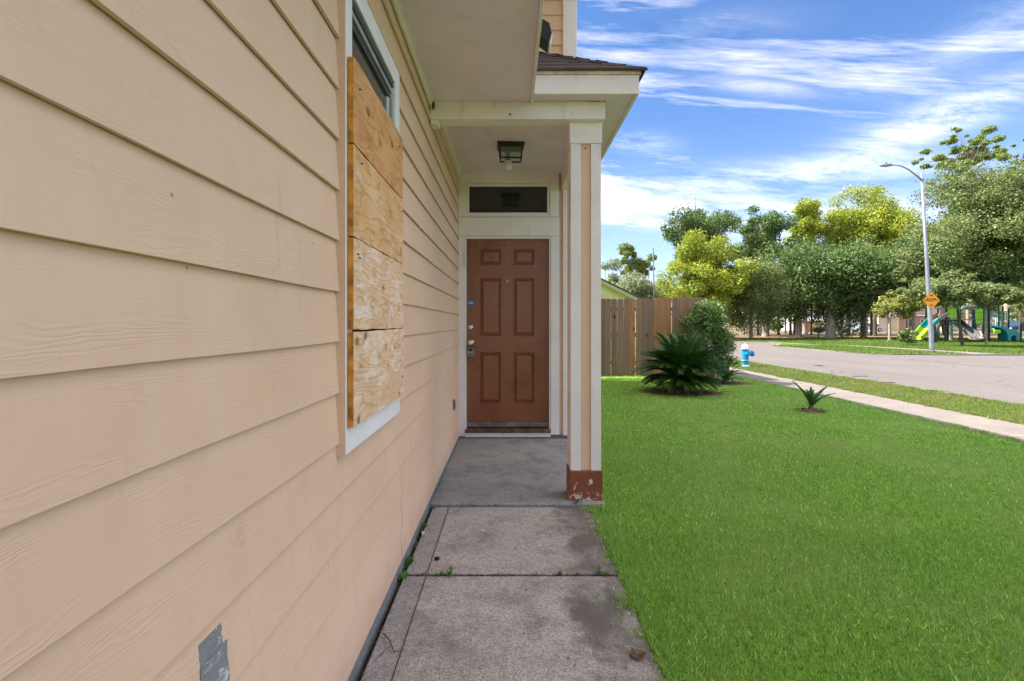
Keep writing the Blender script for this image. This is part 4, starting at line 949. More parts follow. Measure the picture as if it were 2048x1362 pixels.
bed('mulch_bed', '', 3.18, 9.2, .82, .42, -.048, 1); bed('mulch_bed', '', px(1622, 7.3), 7.3, .21, .17, -.056, 2); bed('mulch_bed', '', 4.68, 10.85, .55, .45, -.055, 3)
# bark chips on the beds (countless)
def chips():
    r = np.random.default_rng(9); out = []
    for X, Y, rx, ry, z, n in ((3.18, 9.2, .8, .42, -.02, 500), (px(1622, 7.3), 7.3, .22, .18, -.03, 260), (4.68, 10.85, .55, .45, -.03, 260)):
        a = r.uniform(0, 6.28, n); q = r.random(n)**.5; c = np.stack([X+rx*q*np.cos(a), Y+ry*q*np.sin(a), z+r.uniform(0, .012, n)-q*.012], 1)
        out.append(leaf_quads(c, unit(r.normal(size=(n, 3))*.5+np.array([0, 0, 1])), .016, r, .4))
    return np_mesh('bark_chips', np.concatenate(out), 4, 'deadleaf')
tag(link('bark_chips', chips()), kind='stuff')

# ------------------------------------------------------------------ grass blades
def blades(name, P, h, wd, mat, r, lean=.7, z=None):
    k = len(P); a = r.uniform(0, 6.283, k); s = np.stack([np.cos(a), np.sin(a), np.zeros(k)], 1)*(wd*r.uniform(.6, 1.3, k))[:, None]/2
    l = r.uniform(0, 6.283, k); ln = r.uniform(.1, 1, k)*lean; hh = h*r.uniform(.55, 1.25, k)
    tip = np.stack([np.cos(l)*ln*hh, np.sin(l)*ln*hh, hh*np.sqrt(np.maximum(.08, 1-ln**2*.8))], 1)
    q = np.stack([P-s, P+s, P+tip], 1).reshape(-1, 3)
    return tag(link(name, np_mesh(name, q, 3, mat)), kind='stuff')
r = np.random.default_rng(2)
def scatter(x0, x1, y0, y1, dens, zf, keep=None):
    n = int((x1-x0)*(y1-y0)*dens); x = r.uniform(x0, x1, n); y = r.uniform(y0, y1, n)
    m = keep(x, y) if keep is not None else np.ones(n, bool)
    x, y = x[m], y[m]; return np.stack([x, y, zf(x, y)], 1)
lzn = lambda x, y: -.034-.036*np.clip((x-.54)/5, 0, 1)
seen = lambda x, y: x < y*1.06+.5
notbed = lambda x, y: ~((((x-3.18)/.72)**2+((y-9.2)/.38)**2 < 1)|(((x-px(1622, 7.3))/.18)**2+((y-7.3)/.15)**2 < 1)|(((x-4.68)/.5)**2+((y-10.85)/.4)**2 < 1))
notporch = lambda x, y: ~((x < .675) & (y > 3.40))
edge_ok = lambda x, y: x > .545
k1 = lambda x, y: seen(x, y) & notbed(x, y) & notporch(x, y)
nearP = scatter(.545, 3.6, 1.2, 3.0, 17000, lzn, k1)
blades('grass', nearP, .026, .0042, 'blade', r, 1.0)
blades('grass', scatter(.545, 5.56, 3.0, 5.2, 8500, lzn, k1), .027, .0055, 'blade', r, 1.0)
blades('grass', scatter(.68, 5.56, 5.2, 8.2, 4300, lzn, k1), .028, .008, 'blade', r, 1.0)
blades('grass', scatter(.72, 5.56, 8.2, 11.58, 2800, lzn, k1), .030, .011, 'blade', r, 1.0)
blades('grass', scatter(4.6, 5.56, 11.58, 20, 2400, lzn), .036, .014, 'blade', r, .85)
blades('grass', scatter(.535, .60, 1.2, 3.4, 17000, lzn), .042, .004, 'blade', r, 1.0)     # fringe along the walk
blades('grass', scatter(5.50, 5.60, 3, 22, 2600, lzn), .045, .008, 'blade', r, 1.0)
def tufts(xe, y0, y1, n, sgn, mat, z, spread=.035):
    yc = r.uniform(y0, y1, n); am = r.gamma(1.3, spread*.5, n); out = []
    for a, m_ in zip(yc, am):
        k = int(10+m_*900); out.append(np.stack([xe-sgn*np.abs(r.normal(0, m_+.004, k))+sgn*.012, a+r.normal(0, .03, k), np.full(k, z)], 1))
    P = np.concatenate(out); P = P[(P[:, 1] < y1)]; return P
blades('grass', tufts(.545, .9, 3.38, 150, 1, 'blade', -.016, .022), .022, .0045, 'blade', r, 1.0)
blades('grass', tufts(5.56, 4, 22, 170, -1, 'blade', -.058, .028), .04, .009, 'blade', r, 1.0)
blades('grass', tufts(6.54, 5, 22, 170, 1, 'blade_sun', -.058, .028), .04, .010, 'blade_sun', r, 1.0)
P_ = tufts(8.04, 6, 24, 260, -1, 'blade_sun', -.078, .05); blades('grass', P_, .05, .012, 'blade_sun', r, 1.0)
blades('grass', scatter(.60, .70, 3.30, 3.47, 9000, lambda x, y: np.full_like(x, -.03)), .05, .005, 'blade', r, 1.0)
vz = lambda x, y: np.full_like(x, -.077)
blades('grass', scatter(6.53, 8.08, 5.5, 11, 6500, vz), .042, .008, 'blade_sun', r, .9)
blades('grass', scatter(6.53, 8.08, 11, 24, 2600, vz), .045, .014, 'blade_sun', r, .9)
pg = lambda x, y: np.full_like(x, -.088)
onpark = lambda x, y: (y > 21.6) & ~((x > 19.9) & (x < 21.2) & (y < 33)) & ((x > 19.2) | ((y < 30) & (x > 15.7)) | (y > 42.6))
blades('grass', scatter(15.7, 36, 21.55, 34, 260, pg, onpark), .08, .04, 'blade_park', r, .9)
blades('grass', scatter(6, 45, 34, 46, 70, pg, lambda x, y: (x > 19.6) | (y > 42.8)), .09, .06, 'blade_park', r, .9)
blades('grass', scatter(-1, 5.5, 11.8, 26, 500, lzn), .05, .02, 'blade_sun', r, .9)

# ------------------------------------------------------------------ weeds and litter on the walk
def weed(label, X, Y, z, s, n, seed, spread=1.0):
    q = random.Random(seed); root = thing('weed', label, 'weed', (X, Y, z)); 
    for i in range(n):
        a = q.uniform(0, 6.28); el = R(q.uniform(15, 75)); L_ = s*q.uniform(.6, 1.1)
        d = Vector((math.cos(a)*math.cos(el), math.sin(a)*math.cos(el)*spread, math.sin(el))); sd = Vector((-math.sin(a), math.cos(a), 0))*L_*.2
        b0 = Vector((q.uniform(-.3, .3)*s, q.uniform(-.3, .3)*s, 0)); m1 = b0+d*L_*.45; tip = b0+d*L_+Vector((0, 0, -.25*L_)); nv = Vector((0, 0, .08*L_))
        MB().add([b0, m1+sd+nv, m1-nv*.3, m1-sd+nv, tip, b0+Vector((.001, 0, 0))], [(0, 1, 2), (0, 2, 3), (1, 4, 2), (2, 4, 3)]).build('leaf', 'weed', root)
GX = -.532
weed('feathery green weed at the foot of the siding beside a pale chip', GX, 3.04, -.03, .055, 16, 1); weed('weed in the gap below the siding, second one counted from the porch', GX, 2.80, -.03, .035, 8, 2)
weed('leafy weed in the wall gap just behind the first joint', GX, 2.58, -.03, .06, 14, 3); weed('leafy weed at the wall corner of the first walk joint', GX+.01, 2.44, -.03, .055, 14, 4)
weed('round leaved weed left of the middle of the walk joint', -.345, 2.470, -.02, .045, 6, 5); weed('larger oval leaved weed in the walk joint', -.29, 2.475, -.02, .055, 6, 6)
weed('small weed in the left part of the walk joint', -.42, 2.47, -.02, .025, 4, 7); weed('grassy weed tuft right of centre in the walk joint', .25, 2.470, -.022, .035, 12, 8, .5)
weed('low grassy weed near the right end of the walk joint', .33, 2.470, -.022, .03, 10, 9, .5); weed('tuft of weed at the lawn end of the walk joint', .455, 2.475, -.02, .045, 12, 10)
weed('tiny weed in the joint before the porch slab', -.09, 3.397, -.012, .022, 6, 11, .5); weed('weed at the wall end of the joint before the porch slab', GX+.02, 3.36, -.02, .03, 8, 12); weed('weed among the grass at the foot of the brown post base', .45, 3.42, -.01, .05, 14, 13)
weed('little weed right of the tiny one in the joint before the porch slab', .02, 3.397, -.012, .015, 5, 14, .5)
tag(blob(MB(), (-.165, 2.98, -.012), .012, 3, (1.1, .8, .5)).build('pebble', 'stone'), 'pale pebble on the second walk slab', 'pebble')
tag(blob(MB(), (-.385, 2.62, -.008), .013, 4, (1.1, .8, .8)).build('dried_clod', 'black'), 'small black dried clod near the left side of the walk', 'clod')
tag(blob(MB(), (GX+.022, 2.93, -.006), .02, 8, (.5, 1.3, .5)).build('paint_chip', 'stone'), 'pale curled paint chip against the foundation', 'paint chip')
tw = MB(); tw.tube([(-.50, 1.98, -.005), (-.465, 1.93, .0), (-.435, 1.875, -.008), (-.40, 1.885, -.012)], [.0035, .0032, .0025, .001], 5); tw.tube([(-.452, 1.905, -.002), (-.475, 1.87, -.008), (-.50, 1.82, -.012)], [.002, .0016, .0008], 4); tw.tube([(-.475, 1.945, 0), (-.49, 1.92, .012)], [.002, .001], 4)
tag(tw.build('twig', 'twig'), 'forked dry twig lying on the walk near the wall', 'twig')
dl_ = MB(); q = random.Random(4)
for i in range(9):
    a = i*.7; dl_.add([(.478+.03*math.cos(a), 1.86+.03*math.sin(a), -.012+.014*q.random()), (.478+.03*math.cos(a+.8), 1.86+.028*math.sin(a+.8), -.012+.02*q.random()), (.478, 1.86, -.012)], [(0, 1, 2)])
tag(dl_.build('dead_leaf', 'deadleaf'), 'crumpled brown dead leaf at the lawn edge of the walk', 'leaf')
def crumbs():
    r2 = np.random.default_rng(14); n = 900; y = r2.uniform(.6, 3.4, n); c = np.stack([-.532+r2.normal(0, .004, n), y, -.05+r2.uniform(0, .014, n)], 1)
    n2 = 500; c2 = np.stack([r2.uniform(-.52, .53, n2), 2.470+r2.normal(0, .0035, n2), np.full(n2, -.022)], 1)
    n3 = 90; c3 = np.stack([r2.uniform(-.5, .5, n3), r2.uniform(1.6, 3.3, n3), np.full(n3, -.0145)], 1)
    c = np.concatenate([c, c2, c3]); return np_mesh('litter', leaf_quads(c, unit(r2.normal(size=(len(c), 3))*.6+np.array([0, 0, 1])), .0055, r2, .5), 4, 'deadleaf')
tag(link('litter', crumbs()), kind='stuff')

# ------------------------------------------------------------------ hydrant
hy = thing('fire_hydrant', 'blue fire hydrant with a white cap on the verge between sidewalk and street', 'fire hydrant', (px(1490.5, 15.2), 15.2, -.075))
k = 1.0
MB().lathe([(.145, -.03), (.145, .025), (.10, .03), (.098, .06)], 20).build('foot_flange', 'hyd_white', hy)
MB().lathe([(.098, .05), (.098, .185), (.125, .187), (.125, .205), (.100, .207), (.100, .50), (.118, .505), (.118, .53)], 24).build('barrel', 'hyd_blue', hy, smooth=False)
MB().lathe([(.1255, .1865), (.127, .19), (.127, .197), (.1255, .2)], 24).build('flange_ring', 'hyd_white', hy)
MB().lathe([(.132, .531), (.132, .555), (.115, .56), (.108, .60), (.085, .65), (.045, .675), (.03, .68), (.03, .715), (.004, .716)], 20).build('cap', 'hyd_white', hy, smooth=False)
MB().lathe([(.07, 0), (.07, .10), (.088, .102), (.088, .16), (.05, .165), (.02, .19), (.004, .19)], 18, (.08, 0, .40), 'X').build('outlet', 'hyd_blue', hy)
MB().lathe([(.05, 0), (.05, -.09), (.062, -.092), (.062, -.13), (.02, -.135), (.018, -.155), (.002, -.156)], 16, (.0, -.08, .40), 'Y').build('outlet', 'hyd_blue', hy)
for i in range(6):
    a = R(60*i+10); MB().lathe([(.011, 0), (.011, .018), (.002, .019)], 6, (.122*math.cos(a), .122*math.sin(a), .556)).build('bolt', 'black', hy)

# ------------------------------------------------------------------ street lamp with the amber sign
D = 24.0; lx = px(1864, D)
lamp = thing('street_lamp', 'tall leaning grey street lamp with a curved arm in the park verge', 'street lamp', (lx, D, -.085))
topv = Vector((px(1843, D)-lx, 0, pz(345, D)+.085))
def on(t): return topv*t
MB().tube([(0, 0, -.05), on(.02), on(.5), on(1)], [.105, .10, .078, .052], 14).build('pole', 'galv', lamp, smooth=True)
MB().lathe([(.125, -.02), (.125, .05), (.11, .06)], 16).build('base_collar', 'galv', lamp)
a0 = on((pz(360, D)+.085)/topv.z)
def lp(x_, y_): return Vector((px(x_, D)-lx, 0, pz(y_, D)+.085))
MB().tube([a0, lp(1829, 348), lp(1817, 339), lp(1805, 333), lp(1795, 330.5), lp(1784, 330)], [.04, .038, .034, .032, .03, .03], 10).build('arm', 'galv', lamp, smooth=True)
MB().tube([a0+Vector((.05, 0, -.06)), a0+Vector((.0, 0, .06))], [.085, .07], 10).build('arm_bracket', 'galv', lamp)
hd = lp(1771, 330.5)
MB().tube([hd+Vector((.34, 0, .01)), hd+Vector((.2, 0, .02)), hd+Vector((0, 0, 0)), hd+Vector((-.2, 0, -.01)), hd+Vector((-.34, 0, -.015))], [.04, .075, .085, .065, .01], 12).build('lamp_head', 'galv', lamp, smooth=True)
MB().lathe([(.035, 0), (.035, .06), (.02, .07), (.003, .07)], 10, tuple(hd+Vector((.03, 0, .075)))).build('photocell', 'black', lamp)
sc_ = lp(1859, 600.8)-Vector((0, .10, 0))
def diamond(r_, rr=.03):
    pts = []
    for i in range(4):
        a = R(90*i); c = Vector((math.cos(a), math.sin(a)))*(r_-rr*1.414)
        for t in (-35, 0, 35): pts.append((c.x+rr*math.cos(a+R(t)), c.y+rr*math.sin(a+R(t))))
    return pts
sg = thing('slow_sign', 'amber diamond SLOW sign fixed to the street lamp pole', 'sign', tuple(Vector((lx, D, -.085))+sc_))
MB().prism(diamond(.435), -.003, .0).build('plate', 'sign_k', sg, loc=(0, .001, 0))
MB().prism(diamond(.422), -.0045, -.0035).build('face', 'sign_y', sg)
MB().box(-.03, .03, .002, .02, -.05, .05).build('bracket', 'galv', sg)
t_ = link('lettering', text_mesh('SLOW', .17, 'sign_k', .002), sg); t_.location = (0, -.0075, .035); t_.rotation_euler = (R(90), 0, 0)
t_ = link('lettering', text_mesh('CHILDREN AT PLAY', .035, 'sign_k', .001), sg); t_.location = (0, -.0065, -.05); t_.rotation_euler = (R(90), 0, 0)
def quadruped(x, z, s, name):
    P = [(-.5, .18), (-.40, .34), (-.28, .24), (.32, .22), (.46, .34), (.5, .30), (.40, .12), (.40, -.25), (.32, -.25), (.28, -.02), (-.12, -.02), (-.16, -.25), (-.24, -.25), (-.26, .06), (-.36, .14)]
    MB().prism([(x+a*s, z+b_*s) for a, b_ in P], -.0085, -.0055).build(name, 'sign_k', sg)
quadruped(0, .22, .17, 'animal_symbol')
def figure(x, z, s, f):
    P = [(-.1, -.5), (0, -.15), (.12, -.5), (.22, -.5), (.1, 0), (.12, .2), (.28, .05), (.3, .12), (.1, .32), (.05, .5), (-.08, .5), (-.1, .3), (-.25, .1), (-.2, .05), (-.06, .2), (-.08, -.05), (-.2, -.48)]
    MB().prism([(x+f*a*s, z+b_*s) for a, b_ in P], -.0085, -.0055).build('walker_symbol', 'sign_k', sg)
figure(-.295, .0, .13, 1); figure(.285, .01, .13, -1)
for i in (-1, 0, 1): MB().lathe([(.028, 0), (.028, -.003)], 10, (i*.062, -.0055, -.245+abs(i)*.014), 'Y').build('paw_symbol', 'sign_k', sg)
MB().box(-.075, .075, -.0086, -.0056, -.228, -.212).build('cart_symbol', 'sign_k', sg)
# far lamp post beyond the fence, marker post
fp = thing('street_lamp', 'pale slender lamp post rising behind the fence', 'street lamp', (px(1309, 46), 46, -.085))
MB().tube([(0, 0, 0), (-.05, 0, 4), (-.12, 0, pz(496, 46)+.085)], [.085, .07, .05], 10).build('pole', 'galv', fp)
mp = thing('marker_post', 'short white post with a blue strip among the shaded trunks', 'post', (px(1536, 54), 54, -.085))
MB().tube([(-.12, 0, 0), (-.12, 0, 2.3)], .07, 8).build('post', 'h_white', mp); MB().tube([(.08, .05, 0), (.08, .05, 2.3)], .10, 8).build('post', 'car_blue', mp)

# ------------------------------------------------------------------ barbecue grill
bq = thing('barbecue_grill', 'black park barbecue grill on a single post under the oaks', 'grill', (px(1637, 42), 42, -.085))
MB().tube([(0, 0, -.05), (0, 0, .62)], .05, 8).build('post', 'black', bq)
MB().prism([(-.32, .60), (.32, .60), (.33, .92), (.22, 1.0), (-.22, 1.0), (-.33, .92)], -.22, .22).build('firebox', 'black', bq, .02)
MB().box(-.34, .34, -.24, .24, .93, .95).build('grate', 'gasket', bq); MB().tube([(.33, -.1, .8), (.42, -.1, .8)], .015, 6).build('handle', 'black', bq)

# ------------------------------------------------------------------ playground
PD = 36.0
pgd = thing('playground_structure', 'green and lime playground structure with slides, panels and climbers', 'playground', (px(1930, PD), PD, -.085))
OX = px(1930, PD)
def q5(zx): return 1700+zx/5.885
def ppt(zx, zy, dy=0): return Vector((px(q5(zx), PD)-OX, dy, pz(560+zy/5.885, PD)+.085))
def ppost(zx, z0, z1, m='pgreen', r_=.055, dy=0):
    a = ppt(zx, z0, dy); b_ = ppt(zx, z1, dy); b_.z = -.03; MB().tube([b_, a], r_, 8).build('post', m, pgd)
for zx, top, dy in ((1135, 280, 0), (1172, 420, .9), (1293, 285, 0), (1290, 300, 1.2), (1462, 225, 0), (1478, 330, 1.2), (1325, 320, 1.2), (1510, 500, .2), (1640, 350, 0), (1625, 350, 1.2), (1750, 280, 0), (1868, 330, 0), (1890, 540, .5), (2012, 520, .0), (2040, 300, 1.5)):
    ppost(zx, top, 700, dy=dy)
def panel(name, zx0, zx1, zy0, zy1, m, slots=(), dy=0, th=.05, arch=False):
    a, b_ = ppt(zx0, zy1, dy), ppt(zx1, zy0, dy); w_, h_ = b_.x-a.x, b_.z-a.z; mb = MB()
    # frame bars with slot openings between
    xs = [0]; 
    for s0, s1 in slots: xs += [s0, s1]
    xs.append(1)
    for i in range(0, len(xs), 2): mb.box(a.x+xs[i]*w_, a.x+xs[i+1]*w_, dy-th/2, dy+th/2, a.z+.18*h_*(1 if slots else 0), a.z+(.84 if slots else 1)*h_)
    if slots: mb.box(a.x, b_.x, dy-th/2, dy+th/2, a.z, a.z+.179*h_); mb.box(a.x, b_.x, dy-th/2, dy+th/2, a.z+.841*h_, b_.z)
    return mb.build(name, m, pgd, .01)
panel('slotted_panel', 1132, 1225, 285, 440, 'lime', ((.12, .22), (.36, .46), (.60, .70), (.82, .90)))
panel('panel', 1228, 1290, 282, 430, 'lime', (), .0)
panel('slotted_panel', 1340, 1445, 362, 472, 'lime', ((.2, .32), (.45, .6), (.72, .84)), 1.1)
ap = ppt(1340, 330, 1.1); MB().prism([(ppt(1340, 0).x, ppt(0, 362).z), (ppt(1340, 0).x, ppt(0, 325).z), (ppt(1392, 0).x, ppt(0, 308).z), (ppt(1447, 0).x, ppt(0, 325).z), (ppt(1447, 0).x, ppt(0, 362).z)], 1.07, 1.13).build('arched_panel', 'lime', pgd)
panel('slotted_panel', 1480, 1600, 350, 512, 'lime', ((.18, .24), (.34, .40), (.50, .56), (.70, .78)))
MB().prism([(ppt(1482, 0).x, ppt(0, 352).z), (ppt(1540, 0).x, ppt(0, 332).z), (ppt(1598, 0).x, ppt(0, 352).z)], -.024, .024).build('gable_panel', 'lime', pgd)
# clatter bridge hood
MB().tube([ppt(1303, 352), ppt(1318, 330), ppt(1345, 322), ppt(1400, 322), ppt(1435, 330), ppt(1450, 350)], [.12, .16, .17, .17, .16, .12], 8).build('crawl_tube', 'slidegrey', pgd)
MB().box(ppt(1130, 0).x, ppt(1600, 0).x, -.03, 1.2, ppt(0, 460).z-.05, ppt(0, 460).z).build('deck', 'taupe', pgd)
MB().box(ppt(1485, 0).x, ppt(1600, 0).x, -.03, .02, ppt(0, 530).z, ppt(0, 512).z).build('deck_edge', 'taupe', pgd)
def chute(name, pts, hw, m, side=.28, acrossv=Vector((0, 1, 0))):
    """open slide: bed and two side walls swept along pts"""
    mb = MB(); n = len(pts); vs = []
    for i, p in enumerate(pts):
        t = (pts[min(i+1, n-1)]-pts[max(i-1, 0)]).normalized(); upv = t.cross(acrossv).normalized()
        if upv.z < 0: upv = -upv
        for (u, v) in ((-hw, side), (-hw, 0), (-hw*.6, -.05), (hw*.6, -.05), (hw, 0), (hw, side), (hw+.05, side), (hw+.05, -.02), (hw*.62, -.11), (-hw*.62, -.11), (-hw-.05, -.02), (-hw-.05, side)): vs.append(p+acrossv*u+upv*v)
    k_ = 12; fs = [(i*k_+j, i*k_+(j+1) % k_, (i+1)*k_+(j+1) % k_, (i+1)*k_+j) for i in range(n-1) for j in range(k_)]+[tuple(range(k_)), tuple(range((n-1)*k_, n*k_))]
    return mb.add(vs, fs).build(name, m, pgd)
def L2(a, b_, n): return [a.lerp(b_, i/n) for i in range(n+1)]
g0, g1, g2, g3 = ppt(690, 668, -.9), ppt(800, 560, -.8), ppt(905, 470, -.7), ppt(1045, 430, -.2)
ac = Vector((.42, -.91, 0)).normalized()
chute('slide_exit', [ppt(662, 690, -.9), g0, g1], .30, 'lime2', .26, ac); chute('slide_middle', [g1+Vector((.01, 0, .01)), g2], .30, 'teal', .26, ac); chute('slide_top', [g2+Vector((.01, 0, .0)), ppt(970, 445, -.5), g3, ppt(1110, 415, .1)], .29, 'taupe', .25, ac)
MB().prism([(ppt(1030, 0).x, ppt(0, 325).z), (ppt(1108, 0).x, ppt(0, 290).z), (ppt(1108, 0).x, ppt(0, 465).z), (ppt(1045, 0).x, ppt(0, 470).z), (ppt(1030, 0).x, ppt(0, 430).z), (ppt(1058, 0).x, ppt(0, 385).z), (ppt(1052, 0).x, ppt(0, 350).z)], -.05, .05).build('entry_panel', 'taupe', pgd)
for a, b_ in (((1075, 475), (985, 655)), ((1085, 470), (1115, 650))): MB().tube([ppt(*a), ppt(*b_)], .13, 6).build('brace', 'bark_dark', pgd)
ppost(905, 480, 700, dy=-.7); ppost(925, 600, 700, r_=.08, dy=-.6)
# wide slide facing the street
sl = []
for zy, dy in ((462, 1.0), (500, .7), (560, .2), (620, -.35), (660, -.75), (680, -1.15)): sl.append(ppt(1352, zy, dy))
chute('wide_slide', sl, .36, 'slidegrey', .22, Vector((.98, .2, 0)))
MB().tube([ppt(1238, 668, -1), ppt(1250, 688, -1.1), ppt(1300, 694, -1.2), ppt(1350, 680, -1.2), ppt(1385, 645, -1.1), ppt(1392, 600, -.9)], .05, 6).build('slide_rim', simple('pale_pink_plastic', (.50, .33, .29), .5, .05, bump=0), pgd)
for zy in (470, 520, 570, 620, 670):
    a = ppt(1235, zy); MB().tube([a+Vector((.22*math.cos(R(t)), 0, .20*math.sin(R(t)))) for t in range(40, 330, 30)], .025, 6).build('loop_rung', 'mint', pgd)
# mint mesh climbers
def climber(zx0, zx1, zy0, zy1, n):
    for i in range(n+1):
        zx = zx0+(zx1-zx0)*i/n; MB().tube([ppt(zx, zy0), ppt(zx, zy1)], .022, 6).build('climber_bar', 'mint', pgd)
    for zy in (zy0, zy1): MB().tube([ppt(zx0, zy), ppt(zx1, zy)], .03, 6).build('climber_rail', 'mint', pgd)
    for i in range(n):
        for j in range(3):
            c = ppt(zx0+(zx1-zx0)*(i+.5)/n, zy0+(zy1-zy0)*(j+.5)/3); MB().tube([c+Vector((.055*math.cos(R(t)), 0, .11*math.sin(R(t)))) for t in range(0, 361, 45)], .012, 5, cap=False).build('climber_ring', 'mint', pgd)
climber(1645, 1742, 370, 540, 5); climber(1770, 1862, 372, 470, 4)
for i in range(4): MB().tube([ppt(1775, 400+i*36), ppt(1800+i*22, 540-i*4)], .02, 6).build('climber_bar', 'mint', pgd)
MB().tube([ppt(1530, 340, .3), ppt(1535, 302, .3), ppt(1552, 296, .3), ppt(1570, 302, .3), ppt(1575, 340, .3)], .03, 6).build('hoop', 'mint', pgd)
# teal arched slide on the right
ar = [ppt(1668, 556, -.2), ppt(1720, 550, -.3), ppt(1770, 570, -.4), ppt(1800, 620, -.45), ppt(1812, 700, -.5)]
MB().prism([(v.x, v.z) for v in (ppt(1650, 552), ppt(1690, 543), ppt(1760, 556), ppt(1800, 580), ppt(1862, 582), ppt(1895, 606), ppt(1910, 650), ppt(1908, 712), ppt(1872, 712), ppt(1868, 668), ppt(1840, 650), ppt(1812, 668), ppt(1810, 712), ppt(1775, 712), ppt(1770, 650), ppt(1745, 600), ppt(1700, 570))], -.55, .1).build('arch_climber', 'teal', pgd, .03)
MB().prism([(v.x, v.z) for v in (ppt(1620, 590), ppt(1700, 586), ppt(1696, 628), ppt(1620, 625))], -.5, -.2).build('seat', 'lime', pgd, .03)
for i in range(6): MB().box(ppt(1495, 0).x, ppt(1590, 0).x, .02, .2, ppt(0, 690-i*26).z, ppt(0, 684-i*26).z).build('step', 'pgreen', pgd)
cn = thing('shade_canopy', 'teal metal canopy roof seen through the trees above the playground', 'canopy', (px(2006, 36.5), 37.2, -.085))
zc_ = pz(558, 36.5)
MB().add([(-2.4, -1.5, zc_-.1), (2.6, -1.5, zc_-.1), (2.6, 3, zc_-.1), (-2.4, 3, zc_-.1), (-.4, .7, zc_+.85), (.8, .7, zc_+.85)], [(0, 1, 5, 4), (1, 2, 5), (2, 3, 4, 5), (3, 0, 4), (0, 3, 2, 1)]).build('roof', 'teal_roof', cn)
for x_ in (-1.9, 2.1):
    for y_ in (-1.2, 2.6): MB().tube([(x_, y_, 0), (x_, y_, zc_-.1)], .07, 8).build('post', 'pgreen', cn)

# ------------------------------------------------------------------ neighbour house behind the fence
nb = thing('neighbour_house', 'yellow green gabled house just behind the wooden fence', 'house', (0, 22, 0))
ND = 22; ax, az = px(1130, ND), pz(526, ND); ex, ez = px(1286, ND), pz(603, ND)
lx_ = 2*ax-ex
MB().prism([(lx_+.3, -.1), (ex-.3, -.1), (ex-.3, ez+.1), (ax, az-.05), (lx_+.3, ez+.1)], 0, 8).build('wall', 'neigh', nb)
for s, (a, b_) in ((1, (ax, ex)), (-1, (ax, lx_))):
    MB().prism([(a, az), (b_, ez), (b_, ez-.14), (a, az-.16)], -.32, -.29).build('rake_board', 'neigh_t', nb)
    MB().prism([(a, az+.001), (b_+s*.03, ez+.001), (b_+s*.03, ez+.06), (a, az+.06)], -.36, 8.3).build('roof', 'roof', nb)
    MB().prism([(a, az-.02), (b_, ez-.02), (b_, ez-.03), (a, az-.03)], -.288, -.01).build('rake_soffit', 'neigh', nb)

# ------------------------------------------------------------------ houses and cars across the park
def far_house(label, p0, p1, d, zw, mat, garage=None, windows=(), ridge=2.2, depth=9, roofm='roof', z0=-.09):
    X0, X1 = px(p0, d), px(p1, d); h = thing('house', label, 'house', ((X0+X1)/2, d, z0)); w2 = (X1-X0)/2
    MB().box(-w2, w2, 0, depth, -.1, zw).build('wall', mat, h)
    MB().add([(-w2-.4, -.4, zw), (w2+.4, -.4, zw), (w2+.4, depth+.4, zw), (-w2-.4, depth+.4, zw), (-w2+2, depth/2, zw+ridge), (w2-2, depth/2, zw+ridge)] if w2 > 2.5 else [(-w2-.4, -.4, zw), (w2+.4, -.4, zw), (w2+.4, depth+.4, zw), (-w2-.4, depth+.4, zw), (-.1, depth/2, zw+ridge), (.1, depth/2, zw+ridge)],
             [(0, 1, 5, 4), (1, 2, 5), (2, 3, 4, 5), (3, 0, 4), (0, 3, 2, 1)]).build('roof', roofm, h)
    MB().box(-w2-.4, w2+.4, -.43, -.405, zw-.18, zw+.02).build('fascia', 'h_white', h)
    if garage:
        a, b_ = garage; gx0, gx1 = px(a, d)-h.location.x, px(b_, d)-h.location.x
        gd = MB().box(gx0, gx1, -.05, -.005, 0, 2.15).build('garage_door', 'h_gar', h)
        for i in range(1, 4): MB().box(gx0, gx1, -.055, -.051, i*.54-.012, i*.54+.012).build('panel_joint', 'h_grey', gd)
    for a, b_, q0, q1 in windows:
        wx0, wx1 = px(a, d)-h.location.x, px(b_, d)-h.location.x
        f = MB().box(wx0-.08, wx1+.08, -.06, -.004, q0-.08, q1+.08).build('window', 'h_white', h); MB().box(wx0, wx1, -.072, -.062, q0, q1).build('pane', 'car_glass', f)
    return h
far_house('light grey house with a wide garage door behind the parked cars', 1650, 1756, 92, 3.0, 'h_grey', garage=(1698, 1742), windows=((1668, 1678, .9, 2.0),))
far_house('beige house with a blank sunlit wall between the tree trunks', 1757, 1796, 88, 2.9, 'h_beige')
far_house('tan brick house with a white framed window behind the long slide', 1797, 1880, 94, 3.0, 'h_brick', windows=((1820, 1831, .8, 2.2), (1842, 1846, .8, 2.2)))
far_house('pale house behind the wide grey slide of the playground', 1884, 1975, 92, 3.0, 'h_beige', garage=(1930, 1960))
far_house('grey house behind the blue pickup at the right edge', 1995, 2110, 90, 3.0, 'h_grey', garage=(2020, 2060))
far_house('white house partly hidden by the oak left of the grill', 1596, 1649, 100, 3.6, 'h_white', windows=((1618, 1626, 1, 2.1),))
wf = thing('wooden_fence', 'orange wooden fence beside the white house across the park', 'fence', (px(1606, 82), 82, -.09))
for i in range(18): MB().box(-1.0+i*.145, -1.0+i*.145+.135, -.01, .01, 0, 1.8).build('board', 'wood_or', wf)
wf2 = thing('wooden_fence', 'short orange fence panel right of the first one across the park', 'fence', (px(1633, 84), 84, -.09))
for i in range(12): MB().box(-.9+i*.145, -.9+i*.145+.135, -.01, .01, .6, 1.9).build('board', 'wood_or', wf2)
tree('shrub', 'bright green bush seen between the shaded trunks', px(1550, 70), 70, 2.0, 1.3, 0, .2, .05, 'blade_park', leafn=1500, ls=.14, clumps=16, cr=.4, seed=90, cat='shrub')
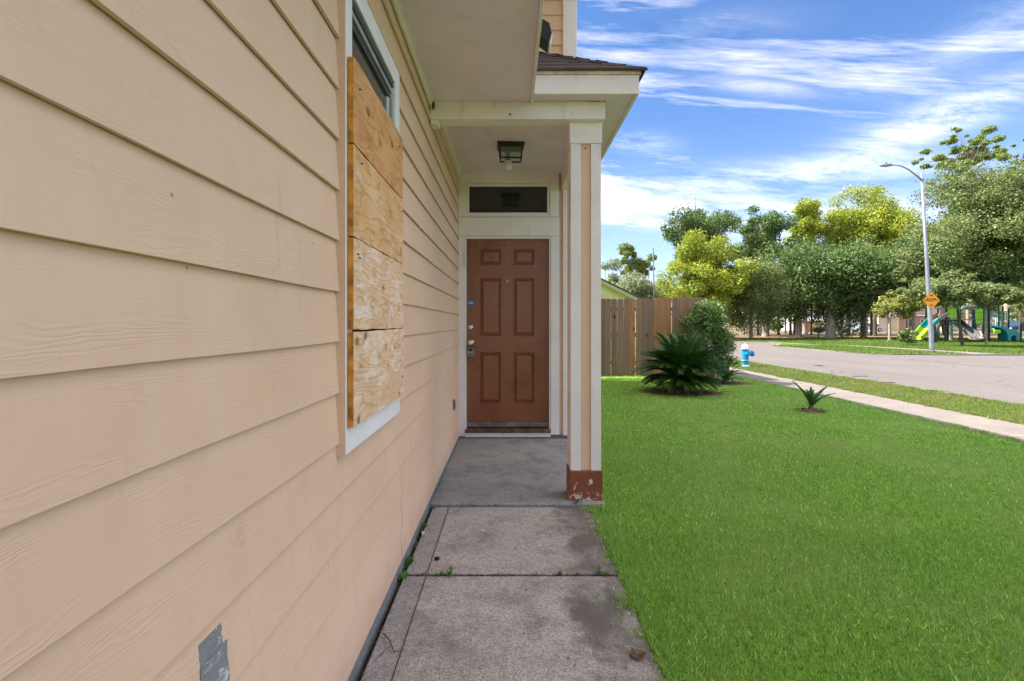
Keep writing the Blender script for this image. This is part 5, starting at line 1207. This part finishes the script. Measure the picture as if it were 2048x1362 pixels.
tree('shrub', 'low hedge bush behind the barbecue grill', px(1640, 72), 72, 1.5, 1.9, 0, .1, .05, 'leaf_green', leafn=1800, ls=.14, clumps=16, cr=.4, seed=91, cat='shrub')
tree('shrub', 'round bush right of the thick trunk by the grill', px(1678, 74), 74, 1.4, 1.2, 0, .1, .05, 'leaf_green', leafn=1300, ls=.14, clumps=14, cr=.4, seed=92, cat='shrub')
def car(name, label, cat, p, d, L_, mat, rz, pickup=False):
    o = thing(name, label, cat, (px(p, d), d, -.078), rz); h = L_/2
    body = [(-h, .35), (-h, .72), (-h+.12, .84), (-h*.62, .92), (-h*.32, 1.42), (h*.38, 1.46), (h*.74, .98), (h-.08, .92), (h, .7), (h, .35)]
    if pickup: body = [(-h, .42), (-h, .98), (-h*.50, 1.06), (-h*.30, 1.66), (h*.18, 1.68), (h*.26, 1.02), (h, 1.0), (h, .45)]
    MB().prism(body, -.88, .88).build('body', mat, o, .06)
    gl = [(-h*.56, .95), (-h*.30, 1.37), (h*.35, 1.40), (h*.64, 1.0)] if not pickup else [(-h*.44, 1.08), (-h*.27, 1.58), (h*.14, 1.60), (h*.18, 1.08)]
    for s in (-1, 1): MB().prism(gl, s*.885 if s > 0 else -.892, .892 if s > 0 else -.885).build('side_window', 'car_glass', o)
    for sx in (-.62, .62):
        for s in (-1, 1):
            wl = MB().lathe([(.05, -.1), (.30, -.1), (.33, -.07), (.33, .07), (.30, .1), (.05, .1)], 16, (sx*h, s*.82, .33), 'Y').build('wheel', 'tyre', o)
            MB().lathe([(.19, -.108), (.19, .108)], 12, (sx*h, s*.82, .33), 'Y').build('rim', 'car_silver', wl)
    for s in (-1, 1): MB().box(-h-.01, -h+.06, s*.62-.16, s*.62+.16, .62, .76).build('headlight', 'h_white', o)
car('parked_car', 'dark blue car parked in front of the grey garage', 'car', 1710, 84, 4.2, 'car_blue', R(80)); car('parked_car', 'silver car parked right of the dark blue one', 'car', 1735, 82, 4.4, 'car_silver', 0)
car('parked_truck', 'dark blue pickup truck parked at the right edge of the park', 'truck', 2036, 74, 5.2, 'car_blue', R(14), True)
